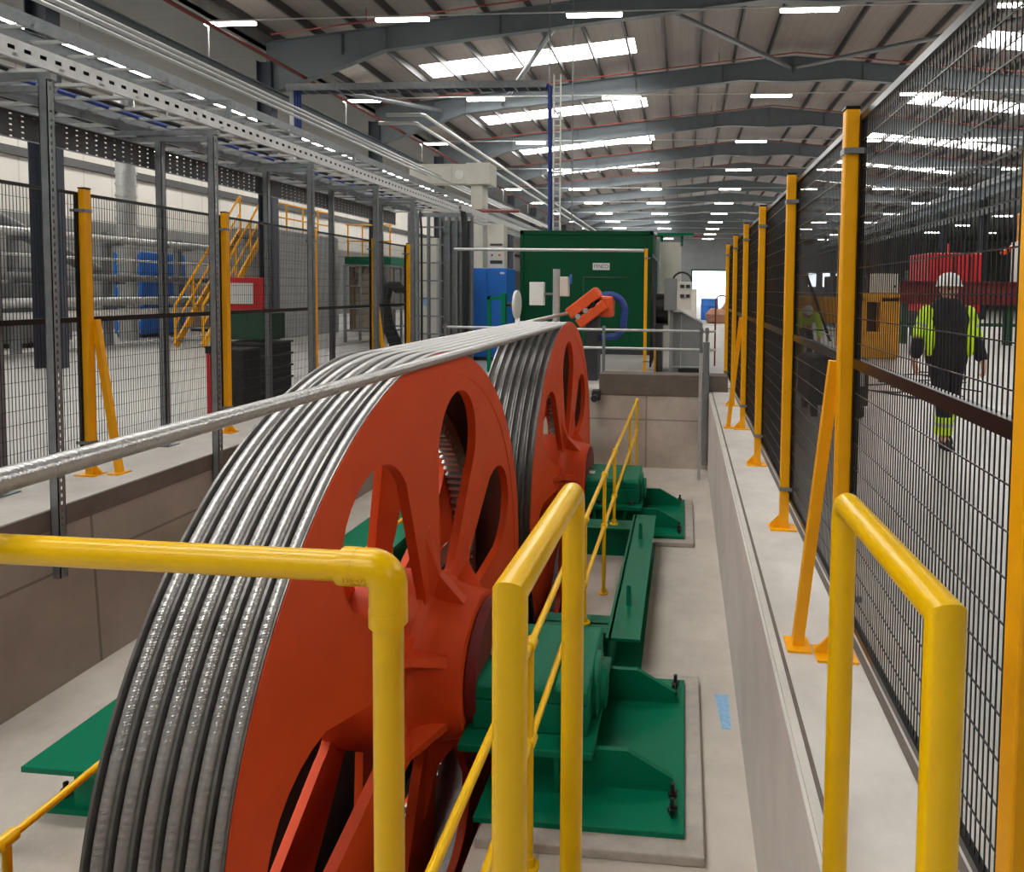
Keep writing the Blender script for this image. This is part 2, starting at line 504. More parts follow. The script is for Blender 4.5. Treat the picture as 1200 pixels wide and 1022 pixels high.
for (a, b) in SKL:
    for (x0, x1) in SX:
        if x0 < 0 and 13 < a < 16: continue
        n += 1
        mb = MB(); quad(mb, x0, x1, a, b, 0.225, 0.02)
        struct('window_%d' % n, mb, M['sky'])
# side aisles: lower flat roofs
struct('ceiling_left', MB().box(HX0, EL, HY0, HY1, 7.7, 7.8), M['greyclad'])
struct('ceiling_right', MB().box(ER, HX1, HY0, HY1, 7.75, 7.85), M['darkwall'])
for k in range(9):  # glowing rooflights added to brighten the left aisle, placed behind the trays
    n += 1
    struct('window_%d' % n, MB().box(-16.7, -15.7, -4 + 6.0 * k, 0.2 + 6.0 * k, 7.66, 7.69), M['sky'])
# purlins
x = EL + 0.3
while x < ER:
    z = rtop(x)
    if abs(x - RX) > 0.3:
        struct('ceiling_beam', MB().box(x - 0.03, x + 0.03, HY0, HY1, z + 0.005, z + 0.215), M['purlin'])
    x += 1.12
struct('trim_7', MB().box(EL - 0.05, EL, HY0, HY1, 7.7, rtop(EL) + 0.3), M['greyclad'])
struct('trim_8', MB().box(ER, ER + 0.05, HY0, HY1, 7.75, rtop(ER) + 0.3), M['greyclad'])
# portal frames
def isect(mb, x0, x1, y, top0, top1, bot0, bot1):
    """tapered I section rafter piece: web plus flanges"""
    t = 0.016
    def bx(za0, za1, zb0, zb1, yw):
        mb.add([(x0, y - yw, zb0), (x1, y - yw, zb1), (x1, y + yw, zb1), (x0, y + yw, zb0), (x0, y - yw, za0), (x1, y - yw, za1), (x1, y + yw, za1), (x0, y + yw, za0)],
               [(0, 3, 2, 1), (4, 5, 6, 7), (0, 1, 5, 4), (1, 2, 6, 5), (2, 3, 7, 6), (3, 0, 4, 7)])
    bx(top0, top1, bot0, bot1, 0.008)
    bx(top0, top1, top0 - t, top1 - t, 0.1)
    bx(bot0 + t, bot1 + t, bot0, bot1, 0.1)
for i, y in enumerate(FR):
    mb = MB()
    D = 0.6
    for sgn in (-1, 1):
        e = EL if sgn < 0 else ER
        h = RX + sgn * 11.3; ap = RX + sgn * 1.7
        pts = [(e, rtop(e), 6.5), (h, rtop(h), rtop(h) - D), (ap, rtop(ap), rtop(ap) - D), (RX, RZ, RZ - 0.86)]
        for p, q in zip(pts[:-1], pts[1:]):
            if p[0] < q[0]: isect(mb, p[0], q[0], y, p[1], q[1], p[2], q[2])
            else: isect(mb, q[0], p[0], y, q[1], p[1], q[2], p[2])
    for xs in (-9, -7.8, -4.8, -1.8, 1.2, 3.5, 5.8, 8.8, 11.8, 14.8):
        mb.box(xs - 0.008, xs + 0.008, y - 0.09, y + 0.09, rtop(xs) - 0.57, rtop(xs) - 0.02)
    struct('roof_beam', mb, M['frame'])
    for xc in (EL, ER):
        cm = MB().box(xc - 0.19, xc + 0.19, y - 0.01, y + 0.01, 0, 7.4).box(xc - 0.2, xc - 0.18, y - 0.13, y + 0.13, 0, 7.4).box(xc + 0.18, xc + 0.2, y - 0.13, y + 0.13, 0, 7.4)
        struct('column', cm, M['column'])
# eave beams
for xe in (EL + 0.3, ER - 0.3):
    mb = MB().box(xe - 0.012, xe + 0.012, HY0, HY1, 6.2, 6.6).box(xe - 0.11, xe + 0.11, HY0, HY1, 6.58, 6.6).box(xe - 0.11, xe + 0.11, HY0, HY1, 6.2, 6.22)
    struct('beam_eave', mb, M['frame'])
# wind braces
for (a, b) in (((-6.4, 22.2, 7.9), (-3.4, 16.6, 8.3)), ((3.6, 22.2, 9.0), (9.2, 16.6, 8.4)), ((3.4, 22.2, 9.0), (-0.6, 16.6, 8.6)), ((-8.6, 22.2, 7.7), (-10.4, 16.6, 6.9))):
    struct('brace_beam', MB().cyl(a, b, 0.07, 12), M['galv'])
# outer walls
struct('wall_left', MB().box(HX0 - 0.2, HX0, HY0, HY1, 3.5, 7.8), M['cladding'])
struct('baseboard_left', MB().box(HX0 - 0.2, HX0 + 0.05, HY0, HY1, 0, 3.5), M['greyclad'])
struct('trim_5', MB().box(HX0, HX0 + 0.12, HY0, HY1, 5.1, 5.35), M['purlin'])
struct('wall_right', MB().box(HX1, HX1 + 0.2, HY0, HY1, 0, 7.9), M['darkwall'])
struct('wall_front', MB().box(HX0, HX1, HY0 - 0.2, HY0, 0, 10), M['greyclad'])
bw = MB()
bw.box(HX0, 0.9, HY1, HY1 + 0.2, 0, 10).box(5.4, HX1, HY1, HY1 + 0.2, 0, 10).box(0.9, 5.4, HY1, HY1 + 0.2, 3.9, 10)
struct('wall_back', bw, M['darkwall'])
struct('trim_6', MB().box(0.7, 0.9, HY1 - 0.1, HY1 + 0.1, 0, 4.1).box(5.4, 5.6, HY1 - 0.1, HY1 + 0.1, 0, 4.1).box(0.7, 5.6, HY1 - 0.1, HY1 + 0.1, 3.9, 4.1), M['boxgreen'])
struct('ground', MB().box(-30, 40, HY1 + 0.2, HY1 + 60, -0.2, -0.02), M['floor'])
# lit windows of the far right wall
for k, xw in enumerate((14.6, 16.2, 17.8)):
    struct('window_%d' % (200 + k), MB().box(xw, xw + 0.9, HY1 - 0.02, HY1 - 0.01, 2.2, 3.8), M['glasslit'])

# ================================================================== CAPSTAN WHEELS
WZ, WR = -0.665, 1.80
W1 = (-1.40, 3.57, 6)      # face x, axle y, grooves
W2 = (-1.325, 7.27, 7)
PITCH_G, G0 = 0.08, 0.035
RC_ROPE, R_ROPE = 1.768, 0.026

def hole_loop(cy, cz, ang, k=14):
    """one teardrop opening; ang measured from up towards +y"""
    pts = []
    for i in range(k + 1):                       # outer end
        t = pi * i / k
        pts.append((0.335 * cos(t), 1.2 + 0.37 * sin(t) ** 0.9 if sin(t) > 0 else 1.2))
    for i in range(k + 1):                       # inner end
        t = pi * i / k
        pts.append((-0.135 * cos(t), 0.56 - 0.14 * sin(t)))
    out = []
    for (u, v) in pts:
        out.append((cy + v * sin(ang) + u * cos(ang), cz + v * cos(ang) - u * sin(ang)))
    return out

def plate_with_holes(cy, cz, R, xa, xb, off, nh=7, nseg=140):
    loops = [[(cy + R * cos(2 * pi * i / nseg), cz + R * sin(2 * pi * i / nseg)) for i in range(nseg)]]
    for k in range(nh):
        loops.append(hole_loop(cy, cz, off + 2 * pi * k / nh))
    bm = bmesh.new()
    rings_a = []; edges = []
    for lp in loops:
        vs = [bm.verts.new((xa, p[0], p[1])) for p in lp]
        rings_a.append(vs)
        for i in range(len(vs)): edges.append(bm.edges.new((vs[i], vs[(i + 1) % len(vs)])))
    bmesh.ops.triangle_fill(bm, use_beauty=True, use_dissolve=False, edges=edges, normal=(1, 0, 0))
    faces = bm.faces[:]
    rings_b = []; mp = {}
    for vs in rings_a:
        nb = []
        for v in vs:
            q = bm.verts.new((xb, v.co.y, v.co.z)); mp[v] = q; nb.append(q)
        rings_b.append(nb)
    for f in faces:
        bm.faces.new([mp[v] for v in reversed(f.verts)])
    for a, b in zip(rings_a, rings_b):
        for i in range(len(a)):
            j = (i + 1) % len(a)
            bm.faces.new((a[i], a[j], b[j], b[i]))
    return MB().addbm(bm)

def wheel(W, label, off):
    fx, cy, ng = W
    cz = WZ
    wd = G0 * 2 + PITCH_G * (ng - 1) + 0.01
    root = thing('capstan_wheel', label, 'wheel', (fx - wd / 2, cy, cz - WR), 'capstan wheels in the pit')
    plate_with_holes(cy, cz, 1.735, fx, fx - 0.055, off).build('front_disc', M['red'], root, smooth=True, angle=30)
    plate_with_holes(cy, cz, 1.70, fx - wd + 0.05, fx - wd, off - radians(20.7)).build('back_disc', M['red'], root, smooth=True, angle=30)
    # grooved rim
    prof = [(1.69, fx - 0.0)]
    x = fx
    prof += [(1.7955, fx), (1.7955, fx - 0.006)]
    for k in range(ng):
        gx = fx - G0 - PITCH_G * k
        for t in range(0, 9):
            a = pi * t / 8
            prof.append((RC_ROPE + 0.008 - 0.036 * sin(a), gx + 0.033 * cos(a)))
        prof += [(1.792, gx - 0.0345), (1.792, gx - 0.0455)] if k < ng - 1 else [(1.7955, gx - 0.034), (1.7955, gx - 0.045)]
    prof.append((1.69, fx - wd))
    MB().lathe(prof, 180, 'x', (0, cy, cz), closed=True).build('grooved_rim', M['groove'], root, smooth=True, angle=40)
    # painted face of the rim
    MB().lathe([(1.66, fx + 0.004), (1.79, fx + 0.004), (1.79, fx - 0.003), (1.66, fx - 0.003)], 180, 'x', (0, cy, cz), closed=True).build('rim_flange', M['red'], root, smooth=True, angle=30)
    # hub with raised cone
    MB().lathe([(0.455, fx + 0.0), (0.43, fx + 0.03), (0.405, fx + 0.1), (0.39, fx + 0.2), (0.38, fx + 0.25), (0.30, fx + 0.255), (0.30, fx - wd - 0.1), (0.42, fx - wd - 0.02), (0.48, fx - wd + 0.01), (0.48, fx - 0.02)], 64, 'x', (0, cy, cz), closed=True).build('hub', M['red'], root, smooth=True, angle=45)
    # fins on the spokes
    for k in range(7):
        a = off + 2 * pi * (k + 0.5) / 7
        er = (sin(a), cos(a)); et = (cos(a), -sin(a))
        vs = []
        for sg in (-1, 1):
            for (r, h, tw) in ((0.34, -0.01, 0.06), (0.86, -0.01, 0.05), (0.84, 0.004, 0.01), (0.56, 0.05, 0.02), (0.37, 0.2, 0.03)):
                vs.append((fx + h, cy + er[0] * r + et[0] * sg * tw, cz + er[1] * r + et[1] * sg * tw))
        fs = [(4, 3, 2, 1, 0), (5, 6, 7, 8, 9)]
        for i in range(5):
            j = (i + 1) % 5
            fs.append((i, j, 5 + j, 5 + i))
        MB().add(vs, fs).build('fin', M['red'], root)
    MB().cyl((fx - wd - 0.3, cy, cz), (fx + 0.33, cy, cz), 0.08, 32).build('axle', M['gear'], root, smooth=True)
    # ring gear with inward teeth
    g = MB()
    nt_ = 132; gp = []
    ra, rb, ro = 1.40, 1.46, 1.54
    for k in range(nt_):
        for (f, r) in ((0.0, ra), (0.42, ra), (0.5, rb), (0.92, rb)):
            a = 2 * pi * (k + f) / nt_
            gp.append((r, a))
    xa, xb = fx - wd + 0.06, fx - wd + 0.19
    vs = []; N = len(gp)
    for xx in (xa, xb):
        for (r, a) in gp: vs.append((xx, cy + r * cos(a), cz + r * sin(a)))
        for (r, a) in gp: vs.append((xx, cy + ro * cos(a), cz + ro * sin(a)))
    fs = []
    for i in range(N):
        j = (i + 1) % N
        fs += [(i, j, 2 * N + j, 2 * N + i), (N + i, 3 * N + i, 3 * N + j, N + j), (i, N + i, N + j, j), (2 * N + i, 2 * N + j, 3 * N + j, 3 * N + i)]
    g.add(vs, fs).build('ring_gear', M['gear'], root)
    return root
wheel(W1, 'large orange-red rope wheel nearest the camera, six grooves, seven teardrop openings', radians(15.4))
wheel(W2, 'smaller-looking orange-red rope wheel farther back beside the grey pit end wall', radians(2.0))

# rope: one continuous length
path = []
def seg(p, q, n):
    for i in range(n):
        t = i / n
        path.append(tuple(p[k] + (q[k] - p[k]) * t for k in range(3)))
zt, zb = WZ + RC_ROPE, WZ - RC_ROPE
g1 = [W1[0] - G0 - PITCH_G * k for k in range(6)]
g2 = [W2[0] - G0 - PITCH_G * k for k in range(7)]
seg((g2[0], -4.0, zt), (g2[0], W2[1], zt), 60)
for k in range(6):
    # far half of wheel 2, top to bottom
    for i in range(56):
        a = pi / 2 - pi * i / 56
        path.append((g2[k], W2[1] + RC_ROPE * cos(a), WZ + RC_ROPE * sin(a)))
    seg((g2[k], W2[1], zb), (g1[k], W1[1], zb), 8)
    for i in range(72):
        a = -pi / 2 - pi * i / 72
        path.append((g1[k], W1[1] + RC_ROPE * cos(a), WZ + RC_ROPE * sin(a)))
    seg((g1[k], W1[1], zt), (g2[k + 1], W2[1], zt), 24)
seg((g2[6], W2[1], zt), (-1.9, 10.35, 1.115), 12)
path.append((-1.9, 10.35, 1.115))
rp = MB().tube(path, R_ROPE, 14)
ro = rp.build('wire_rope', M['rope'], None, smooth=True, angle=60)
me = ro.data
uvl = me.uv_layers.new(name='UVMap')
cum = [0.0]
for a, b in zip(path[:-1], path[1:]):
    cum.append(cum[-1] + math.dist(a, b))
nn = 14
for poly in me.polygons:
    idx = [me.loops[l].vertex_index for l in poly.loop_indices]
    js = [i % nn for i in idx]
    wrap = max(js) == nn - 1 and min(js) == 0
    for l, i in zip(poly.loop_indices, idx):
        j = i % nn
        if wrap and j == 0: j = nn
        uvl.data[l].uv = (cum[i // nn], j / nn)
tag(ro, 'bright steel wire rope wound in grooves around both orange wheels', 'rope')

# ================================================================== GREEN BASES AND BEARINGS
def bolt(mb, x, y, z, h=0.09):
    mb.lathe([(0.012, 0), (0.012, h), (0.001, h)], 8, 'z', (x, y, z))
    mb.lathe([(0.024, 0.02), (0.026, 0.045), (0.001, 0.046)], 6, 'z', (x, y, z))

def bearing(cy, fx, label, plabel, grp):
    y0, y1 = cy - 0.61, cy + 0.62
    pl = thing('concrete_plinth', plabel, 'plinth', (-0.4, cy, PF), 'grouted plinths under the bearings')
    MB().bevbox(-0.96, 0.135, y0 - 0.09, y1 + 0.1, PF, PF + 0.05, 0.008).build('slab', M['grout'], pl)
    z0 = PF + 0.05
    b = thing('bearing_pedestal', label, 'bearing', (-0.5, cy, z0), grp)
    MB().bevbox(-1.0, 0.04, y0, y1, z0, z0 + 0.03, 0.004).build('base_plate', M['green'], b)
    zp = z0 + 0.03
    for yy in (cy - 0.34, cy + 0.38):
        MB().prism([(-0.52, zp), (-0.02, zp), (-0.02, zp + 0.07), (-0.26, zp + 0.2), (-0.52, zp + 0.2)], 'y', yy - 0.015, yy + 0.015).build('gusset', M['green'], b)
    # bearing seat legs
    for xx in (-0.62, -0.95):
        MB().box(xx - 0.012, xx + 0.012, cy - 0.42, cy - 0.3, zp, -0.905).build('seat_rib', M['green'], b)
    MB().bevbox(-1.14, -0.43, cy - 0.44, cy + 0.44, -0.905, -0.865, 0.006).build('seat_plate', M['green'], b)
    MB().box(-0.95, -0.50, cy - 0.3, cy + 0.3, zp, -0.905).build('seat_box', M['green'], b)
    ya, yb = cy - 0.32, cy + 0.34
    MB().bevbox(-1.10, -0.475, ya, yb, -0.865, -0.70, 0.012).build('lower_housing', M['green'], b)
    c = MB()
    c.prism([(ya, -0.70), (yb, -0.70), (yb, -0.64), (yb - 0.04, -0.60), (ya + 0.03, -0.60), (ya, -0.63)], 'x', -1.10, -0.475)
    c.build('housing_cap', M['green'], b, bevel=0.012)
    MB().lathe([(0.18, -0.476), (0.18, -0.45), (0.12, -0.44), (0.11, -0.41), (0.001, -0.405)], 32, 'x', (0, cy, -0.78)).build('end_cover', M['green'], b, smooth=True)
    MB().lathe([(0.34, fx + 0.262), (0.34, -1.08), (0.1, -1.08), (0.1, fx + 0.262)], 40, 'x', (0, cy, WZ), closed=True).build('seal_ring', M['darkred'], b, smooth=True)
    for (bx, by) in ((-0.02, y0 + 0.1), (-0.02, y0 + 0.2), (-0.02, y1 - 0.1), (-0.03, y1 - 0.2)):
        q = MB(); bolt(q, bx, by, zp); q.build('anchor_bolt', M['black'], b)
    for (bx, by) in ((-0.55, cy - 0.38), (-0.9, cy - 0.38), (-0.55, cy + 0.39), (-0.9, cy + 0.39)):
        q = MB(); bolt(q, bx, by, -0.865, 0.05); q.build('cap_bolt', M['dkgrey'], b)
bearing(W1[1] + 0.02, W1[0], 'green bearing pedestal of the near wheel, on the plinth nearest the camera', 'grouted concrete plinth nearest the camera under the near green bearing', 'bearing pedestals')
bearing(W2[1] + 0.06, W2[0], 'green bearing pedestal of the far wheel, near the pit end wall', 'grouted concrete plinth under the far green bearing', 'bearing pedestals')

bd = thing('machine_bed', 'long green bed beam with cross members running between the two bearings', 'beam', (-0.4, 5.4, PF), 'green bed beams on the pit floor')
zt_ = -0.86
MB().box(-0.50, -0.265, 4.24, 6.66, zt_ - 0.02, zt_).box(-0.50, -0.265, 4.24, 6.66, PF + 0.0, PF + 0.02).box(-0.48, -0.465, 4.24, 6.66, PF, zt_).build('bed_beam', M['green'], bd)
for yy in (4.42, 6.36):
    MB().box(-0.96, -0.5, yy - 0.12, yy + 0.12, zt_ - 0.02, zt_).box(-0.96, -0.5, yy - 0.01, yy + 0.01, PF, zt_).build('cross_member', M['green'], bd)
for yy in (4.75, 6.05):
    MB().prism([(-0.05, zt_), (0.05, zt_), (0.02, zt_ + 0.14), (-0.02, zt_ + 0.14)], 'x', -0.40, -0.37).build('lifting_lug', M['green'], bd)
    bd.children[-1].data.transform(Matrix.Translation((0, yy, 0)))
lb = thing('steel_beam', 'green I-beam on the pit floor left of the near wheel', 'beam', (-2.9, 5.2, PF), 'green bed beams on the pit floor')
MB().box(-3.22, -2.62, 2.8, 7.8, PF + 0.27, PF + 0.3).build('top_flange', M['green'], lb, bevel=0.004)
MB().box(-3.2, -2.64, 2.88, 7.7, PF, PF + 0.03).build('bottom_flange', M['green'], lb)
MB().box(-3.04, -2.8, 2.9, 7.7, PF + 0.03, PF + 0.27).build('web', M['green'], lb)
for yy in (3.4, 3.6):
    q = MB(); bolt(q, -2.68, yy, PF + 0.3, 0.05); q.build('bolt', M['black'], lb)
q = MB(); bolt(q, -3.14, 2.95, PF + 0.03, 0.08); q.build('bolt', M['black'], lb)
# blue mark and drilled spots on the pit floor
tag(recentre(MB().prism([(0.24, 4.2), (0.33, 4.2), (0.325, 3.86), (0.27, 3.86)], 'z', PF, PF + 0.002).build('paint_mark', M['bluemark'])), 'light blue paint patch on the pit floor by the right wall', 'paint mark')

# ================================================================== YELLOW RAILS
def hoop(x, ynear, yfar, ztop, label, xf=None):
    xf = x if xf is None else xf
    t = thing('grab_rail', label, 'rail', (x, ynear, 0), 'yellow ladder hoops at the pit edge')
    r = 0.030
    MB().tube([(x, ynear, 0), (x, ynear, ztop), (xf, yfar - 0.045, ztop - 0.02)], r, 24).build('near_post_and_top_rail', M['rail'], t, smooth=True, angle=50)
    MB().tube([(xf, yfar - 0.046, ztop - 0.02)] + arc((xf, yfar - 0.045, ztop - 0.065), 0.045, pi / 2, 0, 8, 'yz') + [(xf, yfar, PF)], r, 24).build('far_post', M['rail'], t, smooth=True, angle=50)
    MB().lathe([(0.075, 0), (0.075, 0.012), (0.03, 0.013)], 20, 'z', (xf, yfar, PF)).build('foot_plate', M['rail'], t)
    MB().lathe([(0.075, 0), (0.075, 0.012), (0.03, 0.013)], 20, 'z', (x, ynear, 0)).build('foot_plate', M['rail'], t)
    return t
hoop(-0.287, 1.05, 1.68, 0.985, 'thick yellow ladder hoop standing in front of the near green bearing')
hoop(0.405, 1.0, 1.60, 1.01, 'thick yellow ladder hoop at the right beside the mesh fence', 0.40)

t = thing('guard_rail', 'thick yellow guard rail with a corner elbow crossing in front of the near wheel', 'rail', (-0.48, 1.14, 0))
yr = 1.14; zr = 0.975; xe = -0.545
MB().tube([(-2.9, yr, zr), (xe - 0.05, yr, zr)], 0.028, 24).build('top_rail', M['rail'], t, smooth=True)
MB().tube([(xe, yr, 0), (xe, yr, zr - 0.05)], 0.028, 24).build('post', M['rail'], t, smooth=True)
el = MB()
pts = [(xe - 0.085, yr, zr), (xe - 0.036, yr, zr)] + arc((xe - 0.036, yr, zr - 0.036), 0.036, pi / 2, 0, 8, 'xz')[1:] + [(xe, yr, zr - 0.1)]
el.tube(pts, 0.0345, 28)
for rr in (0.0, ):
    el.tube([(xe - 0.088, yr, zr), (xe - 0.06, yr, zr)], 0.0352, 28)
    el.tube([(xe, yr, zr - 0.075), (xe, yr, zr - 0.105)], 0.0352, 28)
eo = el.build('elbow_fitting', M['rail'], t, smooth=True)
MB().lathe([(0.075, 0), (0.075, 0.012), (0.03, 0.013)], 20, 'z', (xe, yr, 0)).build('foot_plate', M['rail'], t)

def text_mesh(body, size, name, m, parent, loc, rot=(pi / 2, 0, 0), depth=0.002, stretch=1.0):
    cu = bpy.data.curves.new(name, 'FONT')
    cu.body = body; cu.size = size; cu.extrude = depth; cu.align_x = 'CENTER'; cu.align_y = 'CENTER'
    tmp = bpy.data.objects.new(name + '_tmp', cu)
    COL.objects.link(tmp)
    bpy.context.view_layer.update()
    dg = bpy.context.evaluated_depsgraph_get()
    me = bpy.data.meshes.new_from_object(tmp.evaluated_get(dg))
    bpy.data.objects.remove(tmp)
    me.transform(Matrix.Diagonal((stretch, 1, 1, 1)))
    me.transform(Matrix.Rotation(rot[0], 4, 'X'))
    me.transform(Matrix.Rotation(rot[2], 4, 'Z'))
    L = wloc(parent)
    me.transform(Matrix.Translation(Vector(loc) - L))
    me.materials.clear(); me.materials.append(m)
    o = bpy.data.objects.new(name, me)
    COL.objects.link(o); o.parent = parent
    return o
text_mesh('125-C42', 0.015, 'embossed_lettering', M['rail'], eo, (xe - 0.05, yr - 0.0345, zr - 0.012), depth=0.0012, stretch=0.9)
eo.children[0].location = (0, 0, 0)

def pit_rail(x, ys, label, xin, zs=(-0.12, -0.575), bases={}):
    t = thing('handrail', label, 'handrail', (x, ys[0], PF), 'thin yellow handrails on the pit floor')
    r = 0.017
    MB().tube([(x, ys[0] - 0.9, zs[0]), (x, ys[-1], zs[0])], r, 14).build('top_rail', M['rail'], t, smooth=True)
    if len(zs) > 1: MB().tube([(x, ys[0] - 0.9, zs[1]), (x, ys[-1], zs[1])], r, 14).build('mid_rail', M['rail'], t, smooth=True)
    for y in ys:
        pb_ = bases.get(y, PF)
        MB().tube([(x + xin, y, pb_), (x + xin, y, zs[0])], r * 0.95, 14).build('post', M['rail'], t, smooth=True)
        for z in zs:
            MB().lathe([(0.022, -0.035), (0.029, -0.03), (0.029, 0.03), (0.022, 0.035)], 14, 'y', (x, y, z)).build('rail_clamp', M['rail'], t, smooth=True)
        MB().lathe([(0.045, 0), (0.045, 0.008), (0.024, 0.012), (0.022, 0.05)], 18, 'z', (x + xin, y, pb_)).build('foot_flange', M['rail'], t, smooth=True)
    if len(zs) > 1: MB().tube([(x, ys[-1], zs[0])] + [(x, ys[-1] + 0.04, zs[0] - 0.02), (x, ys[-1] + 0.05, zs[0] - 0.06), (x, ys[-1] + 0.05, zs[1]), (x, ys[-1], zs[1])], r, 14).build('end_bend', M['rail'], t, smooth=True)
pit_rail(-0.675, [1.42, 2.82, 4.42, 5.54, 6.36, 8.2, 9.4], 'thin yellow two-bar handrail in the pit right of both wheels', 0.0, (-0.12, -0.575), {4.42: -0.86, 6.36: -0.86})
pit_rail(-2.60, [2.2, 3.9, 5.5, 7.1, 8.7], 'thin yellow handrail in the pit left of the near wheel, by the green I-beam', 0.0, (-0.67,))

# ================================================================== FENCES
def wire_panel(name_group, x, y0, y1, label, dirx, along='y'):
    t = thing('mesh_panel', label, 'fence panel', (x, (y0 + y1) / 2, 0.18), name_group)
    f = MB(); f2 = MB(); wv = MB()
    s = 0.012
    for yy in (y0 + s, y1 - s):
        f.box(x - s, x + s, yy - s, yy + s, 0.18, 2.2)
    f.box(x - s, x + s, y0, y1, 0.18, 0.205).box(x - s, x + s, y0, y1, 2.175, 2.2)
    f.build('frame', M['black'], t)
    f2.box(x - 0.016, x + 0.016, y0 + 2 * s, y1 - 2 * s, 1.2, 1.24).build('mid_bar', M['black'], t)
    r = 0.0016
    y = y0 + 0.035
    while y < y1 - 0.025:
        wv.box(x - r, x + r, y - r, y + r, 0.2, 2.18)
        y += 0.0235
    z = 0.3
    while z < 2.15:
        if abs(z - 1.22) > 0.03:
            xx = x - dirx * 0.004
            wv.box(xx - r * 1.1, xx + r * 1.1, y0 + 0.02, y1 - 0.02, z - r * 1.1, z + r * 1.1)
        z += 0.1
    wv.build('wire_mesh', M['wire'], t)
    return t

def fence_post(x, y, label, side, brace, grp, bx=None):
    t = thing('fence_post', label, 'fence post', (x, y, 0), grp)
    h = 2.225
    MB().bevbox(x - 0.028, x + 0.028, y - 0.028, y + 0.028, 0.005, h, 0.006).build('post', M['post'], t)
    MB().bevbox(x - 0.03, x + 0.03, y - 0.03, y + 0.03, h, h + 0.012, 0.004).build('cap', M['black'], t)
    p = MB().box(x - 0.09, x + 0.075, y - 0.06, y + 0.06, 0, 0.01)
    p.prism([(x - side * 0.028, 0.01), (x - side * 0.088, 0.01), (x - side * 0.088, 0.025), (x - side * 0.028, 0.09)], 'y', y - 0.006, y + 0.006)
    p.build('foot_plate', M['post'], t)
    for z in (2.06, 0.26):
        MB().box(x - 0.033, x + 0.033 + (0.02 if side > 0 else 0), y - 0.033, y + 0.033, z - 0.012, z + 0.012).box(x - side * 0.02, x + side * 0.085, y - 0.042, y - 0.03, z - 0.011, z + 0.011).build('clamp', M['galv'], t)
    if brace:
        xb = bx
        MB().bar((x - side * 0.03, y + 0.04, 1.22), (xb, y + 0.06, 0.01), 0.045, 0.04, (0, 1, 0)).build('brace', M['post'], t)
        MB().box(xb - 0.05, xb + 0.05, y, y + 0.12, 0, 0.01).build('brace_foot', M['post'], t)
    return t
RY = [1.24, 2.66, 4.10, 5.60, 7.05, 8.50, 10.02]
rl = ['nearest the camera at the right image edge', 'second on the right kerb, tallest in view, with slanted brace', 'third from the camera along the right kerb', 'fourth from the camera along the right kerb', 'fifth from the camera along the right kerb, with a slanted brace', 'sixth from the camera along the right kerb', 'farthest along the right kerb beside the grey handrail']
for i, y in enumerate(RY):
    fence_post(0.65, y, 'yellow fence post ' + rl[i], 1, i in (1, 4), 'yellow posts of the right fence', 0.50)
RY2 = [-0.34] + RY
for i in range(7):
    wire_panel('mesh panels of the right fence', 0.69, RY2[i] + 0.035, RY2[i + 1] - 0.015 if i else RY2[i + 1] - 0.04,
               'black wire mesh panel, %s from the camera along the right fence' % ORD[i], 1)
LY = [3.09, 4.62, 6.14, 7.70, 9.25, 10.45]
ll = ['', 'nearest the camera on the left, braced, beside the grey struts', 'second on the left, in front of the red notice board', 'third from the camera on the left fence', 'fourth from the camera on the left fence, with a slanted brace', 'farthest along the left fence beside the cable riser frame']
for i, y in enumerate(LY):
    if i: fence_post(-4.62, y, 'yellow fence post ' + ll[i], -1, i in (1, 4), 'yellow posts of the left fence', -4.44)
for i in range(5):
    wire_panel('mesh panels of the left fence', -4.66, LY[i] + 0.035, LY[i + 1] - 0.015, 'black wire mesh panel, %s from the camera along the left fence' % ORD[i], -1)
# back fence: one post plus dark panel edge and the long pale top tube
fence_post(-0.68, 11.2, 'yellow fence post behind the pit end wall, at the corner of the green container', 1, False, 'yellow posts at the back')
tp = thing('mesh_panel', 'dark mesh fence panel right of the yellow post behind the pit end wall', 'fence panel', (-0.5, 12, 0.1))
MB().box(-0.60, -0.575, 11.25, 13.3, 0.15, 0.18).box(-0.60, -0.575, 11.25, 13.3, 2.1, 2.15).box(-0.60, -0.575, 11.25, 11.29, 0.15, 2.15).box(-0.6, -0.575, 13.26, 13.3, 0, 2.15).build('frame', M['black'], tp)
wv = MB()
yy = 11.3
while yy < 13.25:
    wv.box(-0.59, -0.586, yy, yy + 0.004, 0.17, 2.12); yy += 0.024
wv.build('wire_mesh', M['wire'], tp)
tag(recentre(MB().cyl((-4.1, 11.18, 2.19), (-0.72, 11.18, 2.19), 0.028, 14).build('fence_rail', M['galvlight'], None, smooth=True)), 'pale tube crossing in front of the upper green container to the yellow post', 'rail')

# galvanised handrail behind the pit
gr = thing('handrail', 'grey galvanised two-bar handrail along the far end of the pit', 'handrail', (-0.4, 10.1, 0))
yg = 10.12
MB().tube([(-3.9, yg, 0.87), (0.5, yg, 0.87)], 0.021, 14).build('top_rail', M['galvlight'], gr, smooth=True)
MB().tube([(-3.9, yg, 0.58), (0.5, yg, 0.58)], 0.021, 14).build('mid_rail', M['galvlight'], gr, smooth=True)
for xx in (-3.85, -2.6, -1.27, 0.27, 0.36):
    zb_ = 0.0 if xx < 0 else 0.0
    MB().tube([(xx, yg, zb_), (xx, yg, 0.93)], 0.024, 14).build('post', M['galv'], gr, smooth=True)
    for z in (0.58, 0.87):
        MB().lathe([(0.032, -0.04), (0.032, 0.04)], 14, 'z', (xx, yg, z)).build('clamp', M['galv'], gr, smooth=True)
